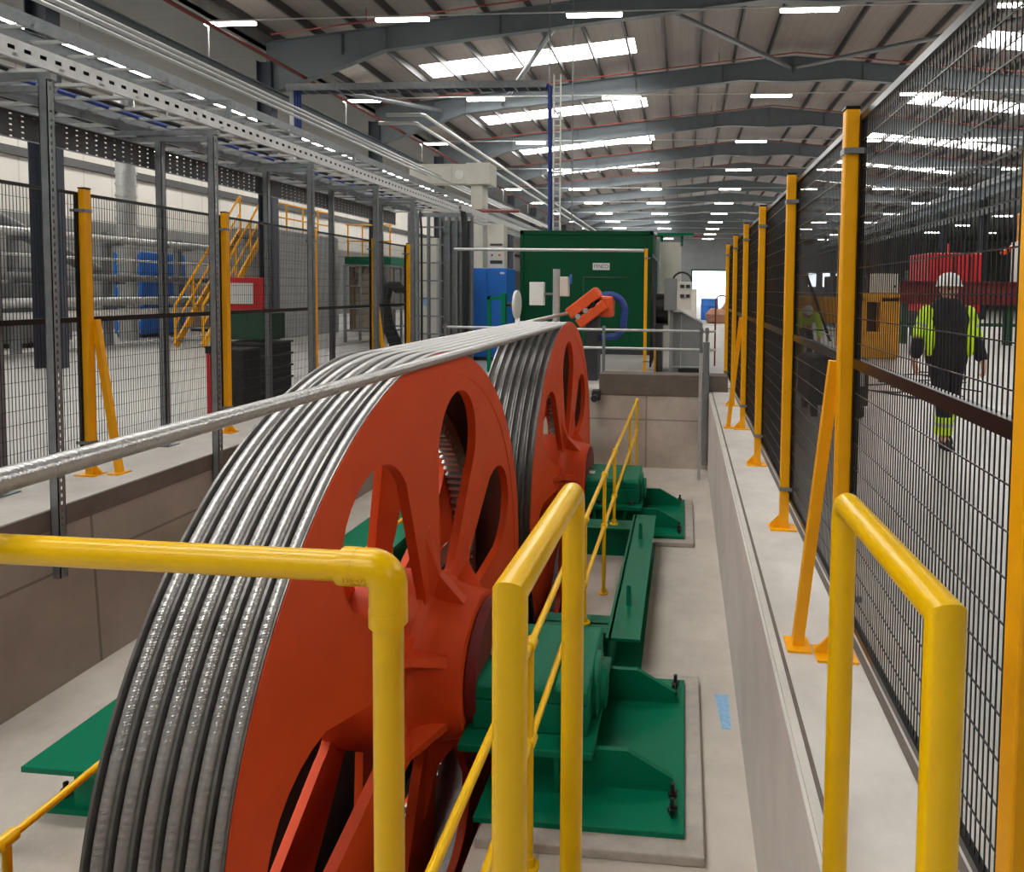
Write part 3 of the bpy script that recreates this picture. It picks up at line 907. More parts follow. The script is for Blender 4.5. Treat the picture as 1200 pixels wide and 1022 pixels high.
# vertical tube pair at the pit's far right corner
tag(recentre(MB().tube([(0.24, 9.1, PF), (0.24, 9.1, 0.62)], 0.024, 14).build('standpipe', M['galvlight'], None, smooth=True)), 'pale upright tube in the far right corner of the pit', 'pipe')
tag(recentre(MB().tube([(0.33, 9.52, PF + 0.1), (0.33, 9.52, 0.75)], 0.05, 16).build('drain_pipe', M['galv'], None, smooth=True)), 'dark grey upright pipe against the pit corner behind the pale tube', 'pipe')
tag(recentre(MB().bevbox(-1.36, -1.24, 9.45, 9.6, -0.15, 0.0, 0.01).cyl((-1.3, 9.45, -0.1), (-1.3, 9.3, -0.1), 0.05).build('wall_bracket', M['dkgrey'])), 'small dark metal bracket on the pit end wall right of the far wheel', 'bracket')

# ================================================================== CABLE SUPPORT STRUTS AND TRAYS (left)
def channel(mb, x, y, z0, z1, w=0.06, d=0.05, face=1):
    t = 0.005
    mb.box(x - w / 2, x + w / 2, y - d / 2, y - d / 2 + t, z0, z1)
    mb.box(x - w / 2, x - w / 2 + t, y - d / 2, y + d / 2, z0, z1)
    mb.box(x + w / 2 - t, x + w / 2, y - d / 2, y + d / 2, z0, z1)
    mb.box(x - w / 2, x - w / 2 + 0.016, y + d / 2 - t, y + d / 2, z0, z1)
    mb.box(x + w / 2 - 0.016, x + w / 2, y + d / 2 - t, y + d / 2, z0, z1)
AY = [2.4, 3.86, 5.32, 6.79, 8.28, 9.45]
BY = [4.1, 5.56, 7.06, 8.42, 9.85]
for i, y in enumerate(AY):
    s_ = thing('support_strut', 'grey slotted upright %s from the camera, bolted inside the left pit wall' % (ORD[i]), 'strut', (-4.12, y, -0.45), 'struts along the left pit wall')
    mb = MB(); channel(mb, -4.105, y, -0.45, 2.8); mb.build('upright', M['strut'], s_)
    MB().box(-5.0, -4.05, y - 0.02, y + 0.02, 2.80, 2.84).build('cross_arm', M['galv'], s_)
for i, y in enumerate(BY):
    s_ = thing('support_strut', 'grey upright with bolted foot %s from the camera, just behind the left fence' % (ORD[i]), 'strut', (-4.8, y, 0), 'struts standing behind the left fence')
    mb = MB(); channel(mb, -4.8, y, 0.01, 2.8); mb.build('upright', M['galv'], s_)
    q = MB().box(-4.88, -4.72, y - 0.07, y + 0.07, 0, 0.01)
    bolt(q, -4.86, y - 0.05, 0.01, 0.06); bolt(q, -4.74, y - 0.05, 0.01, 0.06)
    q.build('foot_plate', M['galv'], s_)
    MB().box(-5.25, -4.3, y - 0.02, y + 0.02, 2.80, 2.84).build('cross_arm', M['galv'], s_)

def ladder_tray(x0, x1, y0, y1, z, label, cat, matl, rung=0.3, h=0.1, near=None, rungs=True):
    t = thing('cable_tray', label, cat, ((x0 + x1) / 2, (y0 + y1) / 2, z), 'cable trays along the left side')
    L = wloc(t)
    a = MB().box(x1 - 0.004, x1, y0, y1, z, z + h).box(x1 - 0.03, x1, y0, y1, z + h, z + h + 0.004).box(x1 - 0.03, x1, y0, y1, z - 0.004, z)
    a.build('side_rail', near or matl, t)
    MB().box(x0, x0 + 0.004, y0, y1, z, z + h).box(x0, x0 + 0.03, y0, y1, z + h, z + h + 0.004).build('side_rail', matl, t)
    if rungs:
        rm = MB().box(x0, x1, y0 + 0.1, y0 + 0.14, z + 0.008, z + 0.03).build('rung', M['galvlight'], t)
        k = 1
        while y0 + 0.1 + k * rung < y1 and k < 90:
            r2 = rm.copy(); COL.objects.link(r2); r2.location = (0, k * rung, 0); k += 1
    return t
ZT = 2.845
ladder_tray(-4.85, -4.16, 1.2, 11.6, ZT + 0.05, 'bright slotted cable tray on the grey struts at upper left', 'cable tray', M['galv'], 0.3, 0.11, M['slot'])
ladder_tray(-5.35, -4.9, 2.2, 11.5, ZT + 0.0, 'grey ladder tray lying behind the bright slotted tray', 'cable tray', M['galv'], 0.32)
ladder_tray(-5.85, -5.45, 3.5, 26.0, 3.62, 'upper grey ladder tray above and left of the slotted tray', 'cable tray', M['galv'], 0.35)
ladder_tray(-4.7, -4.15, 11.7, 34.0, 2.95, 'pale ladder tray running on over the green container', 'cable tray', M['galvlight'], 0.4)
for i, (x, z, r, m_) in enumerate(((-4.225, ZT + 0.128, 0.046, 'blackrub'), (-4.55, ZT + 0.085, 0.02, 'blackrub'), (-4.68, ZT + 0.082, 0.018, 'bluecable'), (-5.1, ZT + 0.05, 0.024, 'blackrub'))):
    pts = [(x + 0.02 * sin(k * 1.7), 1.6 + k * 0.6, z) for k in range(17)]
    tag(recentre(MB().tube(pts, r, 8).build('power_cable', M[m_], None, smooth=True)), ['black cable lying at the front of the slotted tray', 'black cable lying along the middle of the slotted tray', 'blue cable lying along the back of the slotted tray', 'black cable lying in the ladder tray behind'][i], 'cable', 'cables in the trays')
# supports of the upper tray
for i, y in enumerate((4.1, 7.06, 9.85)):
    s_ = thing('tray_hanger', 'grey stand-off arm, %s from the camera, holding the upper ladder tray' % ORD[i], 'bracket', (-5.3, y, 2.84), 'stand-offs under the upper tray')
    MB().box(-5.26, -5.22, y - 0.02, y + 0.02, 2.84, 3.58).build('upright', M['galv'], s_)
    MB().box(-5.9, -5.2, y - 0.02, y + 0.02, 3.58, 3.615).build('arm', M['galv'], s_)
for i, (x, z) in enumerate(((-5.5, 3.95), (-5.75, 4.12), (-6.1, 4.15))):
    tag(recentre(MB().tube([(x, 3.0, z), (x, 27, z)], 0.022, 10).build('conduit', M['galvlight'], None, smooth=True)), ['lowest pale conduit running above the upper ladder tray', 'middle pale conduit running above the upper ladder tray', 'topmost pale conduit running above the upper ladder tray'][i], 'conduit', 'long conduits at upper left')
# dark perforated tray fixed on the far row of struts
pt = thing('perforated_tray', 'dark grey perforated tray set on edge behind the left fence', 'cable tray', (-4.86, 6, 2.52))
MB().box(-4.862, -4.858, 1.5, 10.5, 2.545, 2.745).build('sheet', M['perf'], pt)
MB().box(-4.862, -4.845, 1.5, 10.5, 2.74, 2.748).box(-4.862, -4.845, 1.5, 10.5, 2.542, 2.55).build('lip', M['galv'], pt)
# blue-cable bridge tray and its drop
zb2 = 6.22; yb2 = 15.2
bt = thing('cable_tray', 'high galvanised tray with blue cables crossing over the hall', 'cable tray', (-6.5, yb2, zb2))
MB().box(-9.7, -3.3, yb2 - 0.16, yb2 - 0.155, zb2, zb2 + 0.16).box(-9.7, -3.3, yb2 - 0.16, yb2 - 0.13, zb2 + 0.16, zb2 + 0.165).build('side_rail', M['galv'], bt)
MB().box(-9.7, -3.3, yb2 + 0.155, yb2 + 0.16, zb2, zb2 + 0.16).build('side_rail', M['galv'], bt)
for k in range(22):
    MB().box(-9.6 + k * 0.29, -9.57 + k * 0.29, yb2 - 0.155, yb2 + 0.155, zb2, zb2 + 0.02).build('rung', M['galv'], bt)
MB().box(-9.68, -9.58, yb2 - 0.05, yb2 + 0.05, 4.6, zb2).build('hanger_post', M['galvlight'], bt)
for i, dy in enumerate((-0.1, 0.0, 0.1)):
    tag(recentre(MB().tube([(-9.5, yb2 + dy, 4.7), (-9.5, yb2 + dy, zb2 + 0.05), (-9.4, yb2 + dy, zb2 + 0.12), (-3.4, yb2 + dy, zb2 + 0.12), (-3.25, yb2 + dy - 0.0, zb2 + 0.05), (-3.22, yb2 + dy, 2.9)], 0.035, 8).build('power_cable', M['bluecable'], None, smooth=True)), ['blue cable at the front of the high crossing tray', 'blue cable in the middle of the high crossing tray', 'blue cable at the back of the high crossing tray'][i], 'cable', 'blue cables over the hall')
vt = thing('cable_tray', 'tall upright white ladder tray standing behind the green container top', 'cable tray', (-3.05, yb2, 2.87))
for xx in (-3.16, -3.0):
    MB().box(xx, xx + 0.02, yb2 - 0.05, yb2 + 0.05, 2.87, 6.55).build('side_rail', M['white'], vt)
for k in range(24):
    MB().box(-3.15, -2.99, yb2 - 0.02, yb2 + 0.02, 2.95 + k * 0.15, 2.98 + k * 0.15).build('rung', M['galvlight'], vt)
for i, (xx, yy) in enumerate(((-3.3, 15.4), (-2.72, 15.3))):
    tag(recentre(MB().cyl((xx, yy, 6.3 if i == 0 else 2.87), (xx, yy, 8.5), 0.018, 8).build('drop_rod', M['galv'], None, smooth=True)), ['thin rod hanging the crossing tray from the roof', 'thin drop rod right of the white ladder tray'][i], 'rod')
# long twin pipes at high level
for i, (x, z) in enumerate(((-8.4, 6.61), (-8.15, 6.86))):
    tag(recentre(MB().tube([(x - 1.2, 19.6, z), (x - 0.1, 19.6, z), (x, 19.7, z), (x, 70, z)], 0.055, 10).build('air_pipe', M['galvlight'], None, smooth=True)), ['lower of the two pale pipes running high along the left roof', 'upper of the two pale pipes running high along the left roof'][i], 'pipe', 'twin pipes under the left roof')

# ================================================================== CEILING LIGHTS, CONDUITS, SPRINKLER PIPES
LX = [-10.4, -6.35, -2.05, 2.52, 6.9, 11.2, 15.4]
rown = [14.1 + 6.0 * k for k in range(11)]
light0 = None
CN = ['leftmost column', 'second column from the left', 'third column from the left', 'column under the ridge', 'first column right of the ridge', 'second column right of the ridge', 'rightmost column']
for i, y in enumerate(rown):
    co = MB().tube([(-10.95, y + 0.02, 6.3), (-10.95, y + 0.02, 7.48), (-10.9, y + 0.02, 7.53), (16.2, y + 0.02, 7.53)], 0.018, 8).build('conduit', M['galvlight'], None, smooth=True)
    tag(recentre(co), 'thin pale conduit carrying the %s row of ceiling lights from the front' % ORD[i], 'conduit', 'light conduits under the roof')
    for j, x in enumerate(LX):
        lab = 'lit white tube light, %s row from the front, %s' % (ORD[i], CN[j])
        if light0 is None:
            light0 = thing('ceiling_light', lab, 'light', (x, y, 7.42), 'hall ceiling lights')
            MB().bevbox(x - 0.62, x + 0.62, y - 0.05, y + 0.05, 7.465, 7.51, 0.01).build('housing', M['white'], light0)
            MB().bevbox(x - 0.6, x + 0.6, y - 0.055, y + 0.055, 7.41, 7.465, 0.015).build('diffuser', M['tube'], light0)
        else:
            dup(light0, (x, y, 7.42), lab, 'hall ceiling lights')
# lights of the left aisle and of the lower right aisle
for i, (x, y, z) in enumerate(((-14.0, 14.0, 5.5), (-15.6, 17.5, 5.7), (-17.0, 20.0, 5.7))):
    t = thing('aisle_light', ['long lit tube light seen under the slotted tray at upper left', 'lit tube light behind the long one at upper left', 'small lit tube light deepest in the left aisle'][i], 'light', (x, y, z), 'left aisle lights')
    MB().box(x - 0.05, x + 0.05, y - 0.62, y + 0.62, z + 0.05, z + 0.1).build('housing', M['white'], t)
    MB().box(x - 0.05, x + 0.05, y - 0.6, y + 0.6, z, z + 0.05).build('diffuser', M['tube'], t)
    MB().cyl((x, y, z + 0.1), (x, y, 7.7), 0.01, 6).build('drop_rod', M['galv'], t)
q = 0
for y in (26, 32, 38, 44, 50, 56):
    for x in (20.5, 25.0, 30.0):
        q += 1
        dup(light0, (x, y, 6.6), 'lit tube light in the lower right aisle, %s row, %s from the hall' % (ORD[(q - 1) // 3], ORD[(q - 1) % 3]), 'right aisle lights')
for i, y in enumerate(FR[3:10]):
    yy = y - 0.7
    zz = lambda x: rtop(x) - 0.12
    p = thing('sprinkler_pipe', 'red sprinkler pipe under the roof slope, %s from the front' % ORD[i], 'pipe', (RX, yy, 8.5), 'red sprinkler pipes')
    MB().tube([(EL + 0.6, yy, zz(EL + 0.6)), (RX, yy, zz(RX)), (ER - 0.6, yy, zz(ER - 0.6))], 0.022, 8).build('pipe', M['redpipe'], p, smooth=True)
    for x in (-8, -5, -2, 1, 6, 9, 12):
        MB().cyl((x, yy, zz(x)), (x, yy, zz(x) + 0.3), 0.012, 6).build('riser', M['redpipe'], p)
tag(recentre(MB().tube([(-10.0, 8.0, 6.95), (-10.0, 60, 6.95)], 0.045, 10).build('fire_main', M['darkred'], None, smooth=True)), 'dark red pipe running lengthwise beside the left eave beam', 'pipe')
tag(recentre(MB().tube([(-5.9, 14.72, 3.3), (-3.85, 14.72, 3.3)], 0.04, 10).build('fire_main', M['redpipe'], None, smooth=True)), 'short red pipe in front of the white crane column', 'pipe')
tag(recentre(MB().tube([(-4.2, 16.5, 2.89), (0.4, 16.5, 2.89)], 0.03, 10).build('fire_main', M['redpipe'], None, smooth=True)), 'thin red pipe above the green container roof', 'pipe')
# crane rail at right
cr = thing('crane_runway', 'long dark runway girder with a tray high along the right side of the hall', 'girder', (15.2, 40, 6.4))
MB().box(15.1, 15.5, 8, 77, 6.45, 6.5).box(15.29, 15.31, 8, 77, 6.5, 6.95).box(15.1, 15.5, 8, 77, 6.95, 7.0).build('girder', M['frame'], cr)
MB().box(14.4, 14.42, 8, 77, 6.75, 6.86).box(14.0, 14.02, 8, 77, 6.75, 6.86).build('busbar_tray', M['galv'], cr)
for k in range(12):
    yy = 10.4 + 6 * k
    MB().box(14.0, 16.9, yy - 0.05, yy + 0.05, 6.35, 6.45).build('bracket', M['frame'], cr)

# ================================================================== BACKGROUND, CENTRE
gc = thing('green_container', 'big dark green enclosure with a small white name plate behind the wheels', 'container', (-2.28, 16, 0))
cx0, cx1, cyf, cyb, cz0, cz1 = -3.84, -0.74, 14.8, 18.5, 0.16, 2.86
MB().box(cx0, cx1, cyf, cyb, cz0, cz1).build('shell', M['contgreen'], gc, bevel=0.02)
for xx in (cx0, cx1 - 0.08):
    MB().box(xx, xx + 0.08, cyf - 0.02, cyf, cz0, cz1).build('corner_post', M['contgreen'], gc)
MB().box(cx0, cx1, cyf - 0.02, cyf, cz1 - 0.09, cz1).build('top_rail', M['contgreen'], gc)
MB().box(cx0 + 0.02, cx1 - 0.02, cyf + 0.05, cyb - 0.05, 0, cz0).build('skid', M['dkgrey'], gc)
MB().box(-2.33, -1.33, cyf - 0.012, cyf, cz0 + 0.06, 1.76).build('door', M['contgreen'], gc)
MB().box(-2.36, -1.31, cyf - 0.03, cyf, 1.77, 1.81).box(-2.36, -2.33, cyf - 0.02, cyf, cz0 + 0.06, 1.77).build('door_frame', M['boxgreen'], gc)
np_ = MB().box(-2.13, -1.74, cyf - 0.012, cyf, 1.96, 2.12).build('name_plate', M['white'], gc)
text_mesh('FYNCO', 0.13, 'lettering', M['letter'], np_, (-1.935, cyf - 0.013, 2.038), depth=0.002, stretch=0.78)
for ch in np_.children: ch.location = (0, 0, 0)
tag(recentre(MB().bevbox(-2.2, -1.9, 13.0, 13.5, 0.0, 0.28, 0.02).build('green_box', M['contgreen'])), 'low green block on the floor just right of the far wheel rim', 'box')

bc = thing('blue_cabinet', 'tall blue cabinet left of the green container', 'cabinet', (-4.0, 13.3, 0))
MB().bevbox(-4.46, -3.66, 13.0, 13.7, 0.08, 1.92, 0.015).build('body', M['blue'], bc)
MB().bevbox(-4.43, -4.08, 12.985, 13.0, 0.14, 1.87, 0.004).build('door', M['blue'], bc)
MB().bevbox(-4.05, -3.69, 12.985, 13.0, 0.14, 1.87, 0.004).build('door', M['blue'], bc)
MB().box(-4.44, -3.68, 13.05, 13.65, 0, 0.08).build('plinth', M['dkgrey'], bc)
MB().box(-3.79, -3.7, 12.98, 12.985, 1.8, 1.84).build('label_plate', M['white'], bc)
cx = thing('switch_box', 'cream control box standing on top of the blue cabinet', 'control box', (-3.95, 13.4, 1.92))
MB().bevbox(-4.14, -3.78, 13.25, 13.5, 1.92, 2.85, 0.012).build('case', M['offwhite'], cx)
MB().box(-4.08, -3.82, 13.238, 13.25, 2.4, 2.44).box(-4.08, -3.82, 13.238, 13.25, 2.02, 2.09).build('vent', M['dkgrey'], cx)
for k, (xx, zz) in enumerate(((-4.04, 2.3), (-3.88, 2.3), (-4.04, 2.2), (-3.88, 2.2))):
    MB().cyl((xx, 13.25, zz), (xx, 13.235, zz), 0.02, 10).build('button', M['signred'] if k % 2 else M['dkgrey'], cx)
gt = thing('jib_crane', 'cream steel crane column with a box arm pointing left above the trays', 'crane', (-4.9, 15.0, 0))
MB().box(-6.46, -4.65, 14.8, 15.07, 3.94, 4.37).build('arm', M['offwhite'], gt, bevel=0.01)
MB().box(-5.03, -4.74, 14.82, 15.2, 0, 3.92).build('column', M['offwhite'], gt, bevel=0.01)
MB().box(-5.13, -4.55, 14.75, 15.28, 3.92, 4.42).build('head_block', M['offwhite'], gt, bevel=0.015)
MB().box(-6.5, -6.38, 14.78, 15.09, 3.88, 4.42).box(-6.5, -4.65, 14.79, 15.08, 4.37, 4.40).build('end_plate', M['offwhite'], gt)
for xx in (-6.05, -5.5):
    MB().box(xx, xx + 0.02, 14.785, 14.8, 3.95, 4.36).build('stiffener', M['offwhite'], gt)
MB().lathe([(0.11, 0), (0.11, 0.02), (0.001, 0.021)], 20, 'y', (-5.3, 14.78, 4.15)).build('cover_disc', M['white'], gt)
# cable riser frame with white door behind
rf = thing('cable_riser', 'grey galvanised upright cable frame left of the blue cabinet', 'frame', (-4.7, 12.0, 0))
for xx in (-5.28, -5.12, -4.9, -4.72, -4.55, -4.4, -4.22, -4.1):
    mb = MB(); channel(mb, xx, 12.0 + (0.15 if xx > -4.75 else 0), 0, 2.9, 0.05, 0.05); mb.build('upright', M['galv'], rf)
for k in range(7):
    z = 0.6 + k * 0.34
    MB().box(-5.3, -4.55, 11.955, 11.985, z, z + 0.03).build('rung', M['galv'], rf)
MB().box(-5.3, -4.05, 11.98, 12.0, 2.85, 2.93).build('head_rail', M['galv'], rf)
MB().box(-4.74, -4.1, 12.2, 12.22, 0.1, 2.8).build('back_sheet', M['galv'], rf)
for i, (xx, r) in enumerate(((-5.0, 0.022), (-4.16, 0.05))):
    tag(recentre(MB().tube([(xx, 11.9, 0.05), (xx, 11.9, 2.6), (xx - 0.05, 11.95, 2.95)], r, 10).build('riser_cable', M['blackrub'], None, smooth=True)), ['thin black cable running up the cable riser frame', 'thick black cable bundle at the right of the riser frame'][i], 'cable')
wd = thing('white_door', 'white cabinet door with a round notice behind the riser frame', 'cabinet', (-5.0, 12.7, 0))
MB().box(-5.48, -4.98, 12.6, 12.95, 0, 2.5).build('body', M['offwhite'], wd, bevel=0.01)
MB().lathe([(0.09, 0), (0.09, 0.01), (0.001, 0.011)], 20, 'y', (-5.2, 12.59, 1.22)).build('notice', M['bluemark'], wd)
# black hoses bent over a rail
hs = thing('hose_bundle', 'black hoses arching down beside the farthest left fence post', 'hose', (-5.75, 12, 0))
for k in range(3):
    dx = k * 0.07
    MB().tube([(-5.55 + dx, 12.1, 1.42), (-5.7 + dx, 12.1, 1.55), (-5.86 + dx, 12.1, 1.5), (-5.92 + dx, 12.1, 1.2), (-5.86 + dx, 12.1, 0.8), (-5.68 + dx, 12.1, 0.4), (-5.62 + dx, 12.1, 0.05)], 0.06, 10).build('hose', M['blackrub'], hs, smooth=True)
# post with boxes
wp = thing('instrument_post', 'pale round post carrying two small boxes in front of the green container', 'post', (-2.22, 11.0, 0))
MB().cyl((-2.215, 11.0, 0), (-2.215, 11.0, 1.85), 0.062, 20).build('pole', M['galvlight'], wp, smooth=True)
MB().bevbox(-2.68, -2.43, 10.95, 11.08, 1.22, 1.62, 0.01).build('sign_panel', M['white'], wp)
MB().box(-2.43, -2.2, 11.02, 11.06, 1.4, 1.44).build('arm', M['galv'], wp)
MB().bevbox(-2.15, -2.0, 10.95, 11.1, 1.38, 1.72, 0.01).build('junction_box', M['offwhite'], wp)
MB().bevbox(-1.98, -1.95, 10.98, 11.05, 1.6, 1.76, 0.005).build('beacon', M['blue'], wp)
# round white disc on a green frame
dk = thing('disc_gauge', 'upright white disc on a small green frame beside the blue cabinet', 'gauge', (-3.1, 11.3, 0))
MB().lathe([(0.001, 0), (0.25, 0.005), (0.26, 0.03), (0.25, 0.055), (0.001, 0.06)], 36, 'x', (-3.02, 11.3, 1.22)).build('disc', M['white'], dk, smooth=True)
MB().box(-3.52, -3.46, 11.25, 11.31, 0, 1.36).box(-3.52, -3.2, 11.25, 11.31, 1.3, 1.36).box(-3.26, -3.18, 11.22, 11.34, 0, 1.42).build('frame', M['green'], dk)
MB().cyl((-3.2, 11.3, 1.22), (-3.02, 11.3, 1.22), 0.035, 14).build('spindle', M['dkgrey'], dk, smooth=True)
# orange rope-gripping unit
og = thing('rope_guide', 'orange tilted rope guide unit with black rollers behind the far wheel', 'machine', (-1.6, 10.6, 0))
def tilted(mb, cx_, cz_, hx, hz, ang, y0, y1, b=0.02):
    tmp = MB().bevbox(-hx, hx, y0, y1, -hz, hz, b)
    R = Matrix.Rotation(ang, 3, 'Y')
    mb.add([Vector((cx_, 0, cz_)) + R @ Vector(p) for p in tmp.v], tmp.f)
    return mb
an = radians(-38)
tilted(MB(), -1.66, 1.28, 0.31, 0.095, an, 10.42, 10.9).build('upper_jaw', M['machorange'], og)
tilted(MB(), -1.52, 1.10, 0.28, 0.085, an, 10.42, 10.9).build('lower_jaw', M['machorange'], og)
tilted(MB(), -1.60, 1.17, 0.27, 0.05, an, 10.55, 10.8).build('frame_block', M['black'], og)
for k, dd in enumerate((-0.18, -0.02, 0.13)):
    cx_, cz_ = -1.60 + dd * cos(-an), 1.17 + dd * sin(-an)
    MB().cyl((cx_, 10.42, cz_), (cx_, 10.6, cz_), 0.045, 14).build('roller', M['gear'] if k < 2 else M['black'], og, smooth=True)
MB().bevbox(-1.40, -1.18, 10.5, 10.9, 1.05, 1.40, 0.04).build('motor_block', M['machorange'], og)
MB().tube(arc((-1.27, 10.75, 1.15), 0.27, pi * 0.8, -0.3, 14, 'xz') + [(-1.02, 10.75, 0.85), (-1.15, 10.75, 0.72), (-1.45, 10.75, 0.7)], 0.06, 10).build('hose', M['bluecable'], og, smooth=True)
MB().bevbox(-1.62, -1.42, 10.5, 10.9, 0, 1.05, 0.01).build('stand', M['dkgrey'], og)

# right-centre machinery
gb = thing('hopper_box', 'grey sheet-metal hopper with a sloping top behind the far handrail', 'machine', (0.05, 12.0, 0))
MB().prism([(-0.22, 0.0), (0.33, 0.0), (0.33, 0.92), (-0.05, 1.12), (-0.22, 1.12)], 'y', 11.64, 12.5).build('body', M['grey'], gb, bevel=0.01)
MB().box(-0.06, -0.05, 11.625, 11.64, 0.05, 1.05).box(-0.2, 0.3, 11.625, 11.64, 0.12, 0.14).build('seam', M['galvlight'], gb)
MB().box(-0.1, 0.28, 11.62, 11.64, 0.0, 0.1).build('base_skirt', M['black'], gb)
cb = thing('control_panel', 'white two-part control cabinet on a post above the grey hopper', 'control panel', (-0.1, 11.6, 1.12))
MB().bevbox(-0.36, -0.14, 11.35, 11.6, 1.15, 1.72, 0.01).build('left_case', M['grey'], cb)
MB().bevbox(-0.13, 0.12, 11.35, 11.6, 1.18, 1.66, 0.01).build('right_case', M['offwhite'], cb)
for (xx, zz) in ((-0.08, 1.55), (0.02, 1.55), (-0.08, 1.38), (0.02, 1.38)):
    MB().box(xx, xx + 0.07, 11.335, 11.35, zz, zz + 0.06).build('display', M['dkgrey'], cb)
MB().box(-0.26, -0.2, 11.45, 11.51, 0, 1.15).build('post', M['grey'], cb)
MB().tube(arc((-0.05, 11.5, 1.66), 0.17, 0, pi, 10, 'xz'), 0.018, 8).build('cable_loop', M['blackrub'], cb, smooth=True)
db = thing('drum_guard', 'dark round-backed machine guard between the yellow post and the grey hopper', 'machine', (-0.45, 11.8, 0))
MB().cyl((-0.52, 12.0, 1.15), (-0.3, 12.0, 1.15), 0.3, 24).build('drum', M['black'], db, smooth=True)
MB().box(-0.52, -0.4, 11.6, 12.3, 0, 0.9).build('stand', M['dkgrey'], db)
MB().prism([(11.5, 0), (12.1, 0), (11.9, 0.45), (11.6, 0.45)], 'x', -0.54, -0.5).build('guard_plate', M['machyellow'], db)
gp_ = thing('pale_panel', 'tall pale panel with green cap behind the yellow post, right of the container', 'cabinet', (-0.2, 16, 0))
MB().box(-0.62, -0.1, 16.0, 16.4, 0, 2.7).build('panel', M['offwhite'], gp_)
MB().box(-0.7, 0.2, 15.9, 16.3, 2.85, 2.92).box(-0.12, -0.06, 16.0, 16.06, 2.6, 2.85).box(-0.62, -0.55, 16, 16.3, 2.7, 2.85).build('green_bracket', M['green'], gp_)
# far clutter in the aisle
fc = [('parts_bin', (1.5, 30.5), (0.9, 0.8, 0.7), 'brown', 'brown bulky sack low in the far aisle', 'sack'), ('parts_bin', (2.3, 33.5), (0.8, 0.8, 0.95), 'brown', 'second brown heap beyond the first in the far aisle', 'sack'),
      ('blue_drum', (1.3, 34.0), (0.45, 0.45, 1.1), 'blue', 'blue drum far down the aisle below the bright doorway', 'drum'), ('grey_cabinet', (0.2, 30), (0.7, 0.7, 1.6), 'offwhite', 'pale cabinet far down the aisle left of the doorway', 'cabinet'),
      ('steel_rack', (-1.2, 34), (1.5, 1, 2.4), 'grey', 'grey rack behind the container in the far aisle', 'rack')]
for (nm, (x, y), (sx, sy, sz), m_, lab, cat) in fc:
    if nm == 'blue_drum':
        mb = MB().lathe([(sx * 0.95, 0), (sx, 0.02), (sx, 0.35), (sx * 1.04, 0.38), (sx, 0.41), (sx, 0.72), (sx * 1.04, 0.75), (sx, 0.78), (sx, sz), (sx * 0.9, sz + 0.02), (sx * 0.9, sz - 0.02)], 24, 'z', (x, y, 0.0))
        o = mb.build(nm, M[m_], None, smooth=True)
    elif nm == 'parts_bin':
        bm = bmesh.new(); bmesh.ops.create_icosphere(bm, subdivisions=3, radius=1)
        for v in bm.verts:
            k = 1 + 0.12 * sin(v.co.x * 5 + x * 7) * cos(v.co.y * 4) + 0.08 * sin(v.co.z * 7)
            v.co = Vector((x + v.co.x * sx * 0.6 * k, y + v.co.y * sy * 0.6 * k, max(0, sz * 0.45 + v.co.z * sz * 0.55 * k)))
        o = MB().addbm(bm).build('sack', M[m_], None, smooth=True)
    else:
        o = MB().box(x - sx / 2, x + sx / 2, y - sy / 2, y + sy / 2, 0.0, sz).box(x - sx / 2 + 0.05, x - 0.02, y - sy / 2 - 0.02, y - sy / 2, 0.1, sz - 0.1).box(x + 0.02, x + sx / 2 - 0.05, y - sy / 2 - 0.02, y - sy / 2, 0.1, sz - 0.1).build(nm, M[m_])
    tag(recentre(o), lab, cat)
for k, (x, r) in enumerate(((0.62, 0.012), (0.86, 0.012))):
    tag(recentre(MB().tube([(x, 13, 0.0), (x, 13, 1.3)] + arc((x + 0.12, 13, 1.3), 0.12, pi, 0, 8, 'xz')[1:] + [(x + 0.24, 13, 0.9)], 0.016, 8).build('hose_stand', M['darkred'] if k == 0 else M['blackrub'], None, smooth=True)), ['dark red bent pipe beside the far right fence post', 'black bent pipe beside the far right fence post'][k], 'pipe')

# ================================================================== LEFT BACKGROUND
nb = thing('notice_stand', 'red framed notice board above a green box, just behind the left fence', 'sign', (-5.45, 7.62, 0.9))
MB().bevbox(-5.78, -5.22, 7.6, 7.66, 1.18, 1.6, 0.012).build('red_board', M['signred'], nb)
MB().box(-5.68, -5.36, 7.594, 7.6, 1.27, 1.53).build('white_sheet', M['white'], nb)
MB().bevbox(-5.72, -5.2, 7.6, 8.0, 0.82, 1.16, 0.015).build('green_box', M['boxgreen'], nb)
MB().box(-5.73, -5.70, 7.62, 7.66, 0.8, 1.3).box(-5.25, -5.22, 7.62, 7.66, 0.8, 1.3).build('frame_post', M['black'], nb)
for k in range(5):
    z = 0.02 + k * 0.155
    c = thing('crate', 'black plastic crate, %s from the bottom of the stack under the red notice board' % ORD[k], 'crate', (-5.45, 7.8, z), 'stack of black crates behind the left fence')
    MB().bevbox(-5.76, -5.16, 7.55, 8.05, z, z + 0.13, 0.01).build('tub', M['blackrub'], c)
    MB().bevbox(-5.78, -5.14, 7.53, 8.07, z + 0.125, z + 0.152, 0.006).build('rim', M['dkgrey'], c)
rp_ = thing('marker_post', 'short red marker post beside the black crates behind the left fence', 'post', (-5.4, 6.9, 0))
MB().box(-5.43, -5.36, 6.88, 6.92, 0.0, 0.72).build('post', M['signred'], rp_)
MB().box(-5.435, -5.355, 6.875, 6.925, 0.72, 0.8).build('cap', M['black'], rp_)
tag(recentre(MB().bevbox(-5.3, -4.95, 6.85, 7.15, 0.0, 0.78, 0.02).build('black_case', M['blackrub'])), 'black upright case between the red marker post and the crates', 'case')

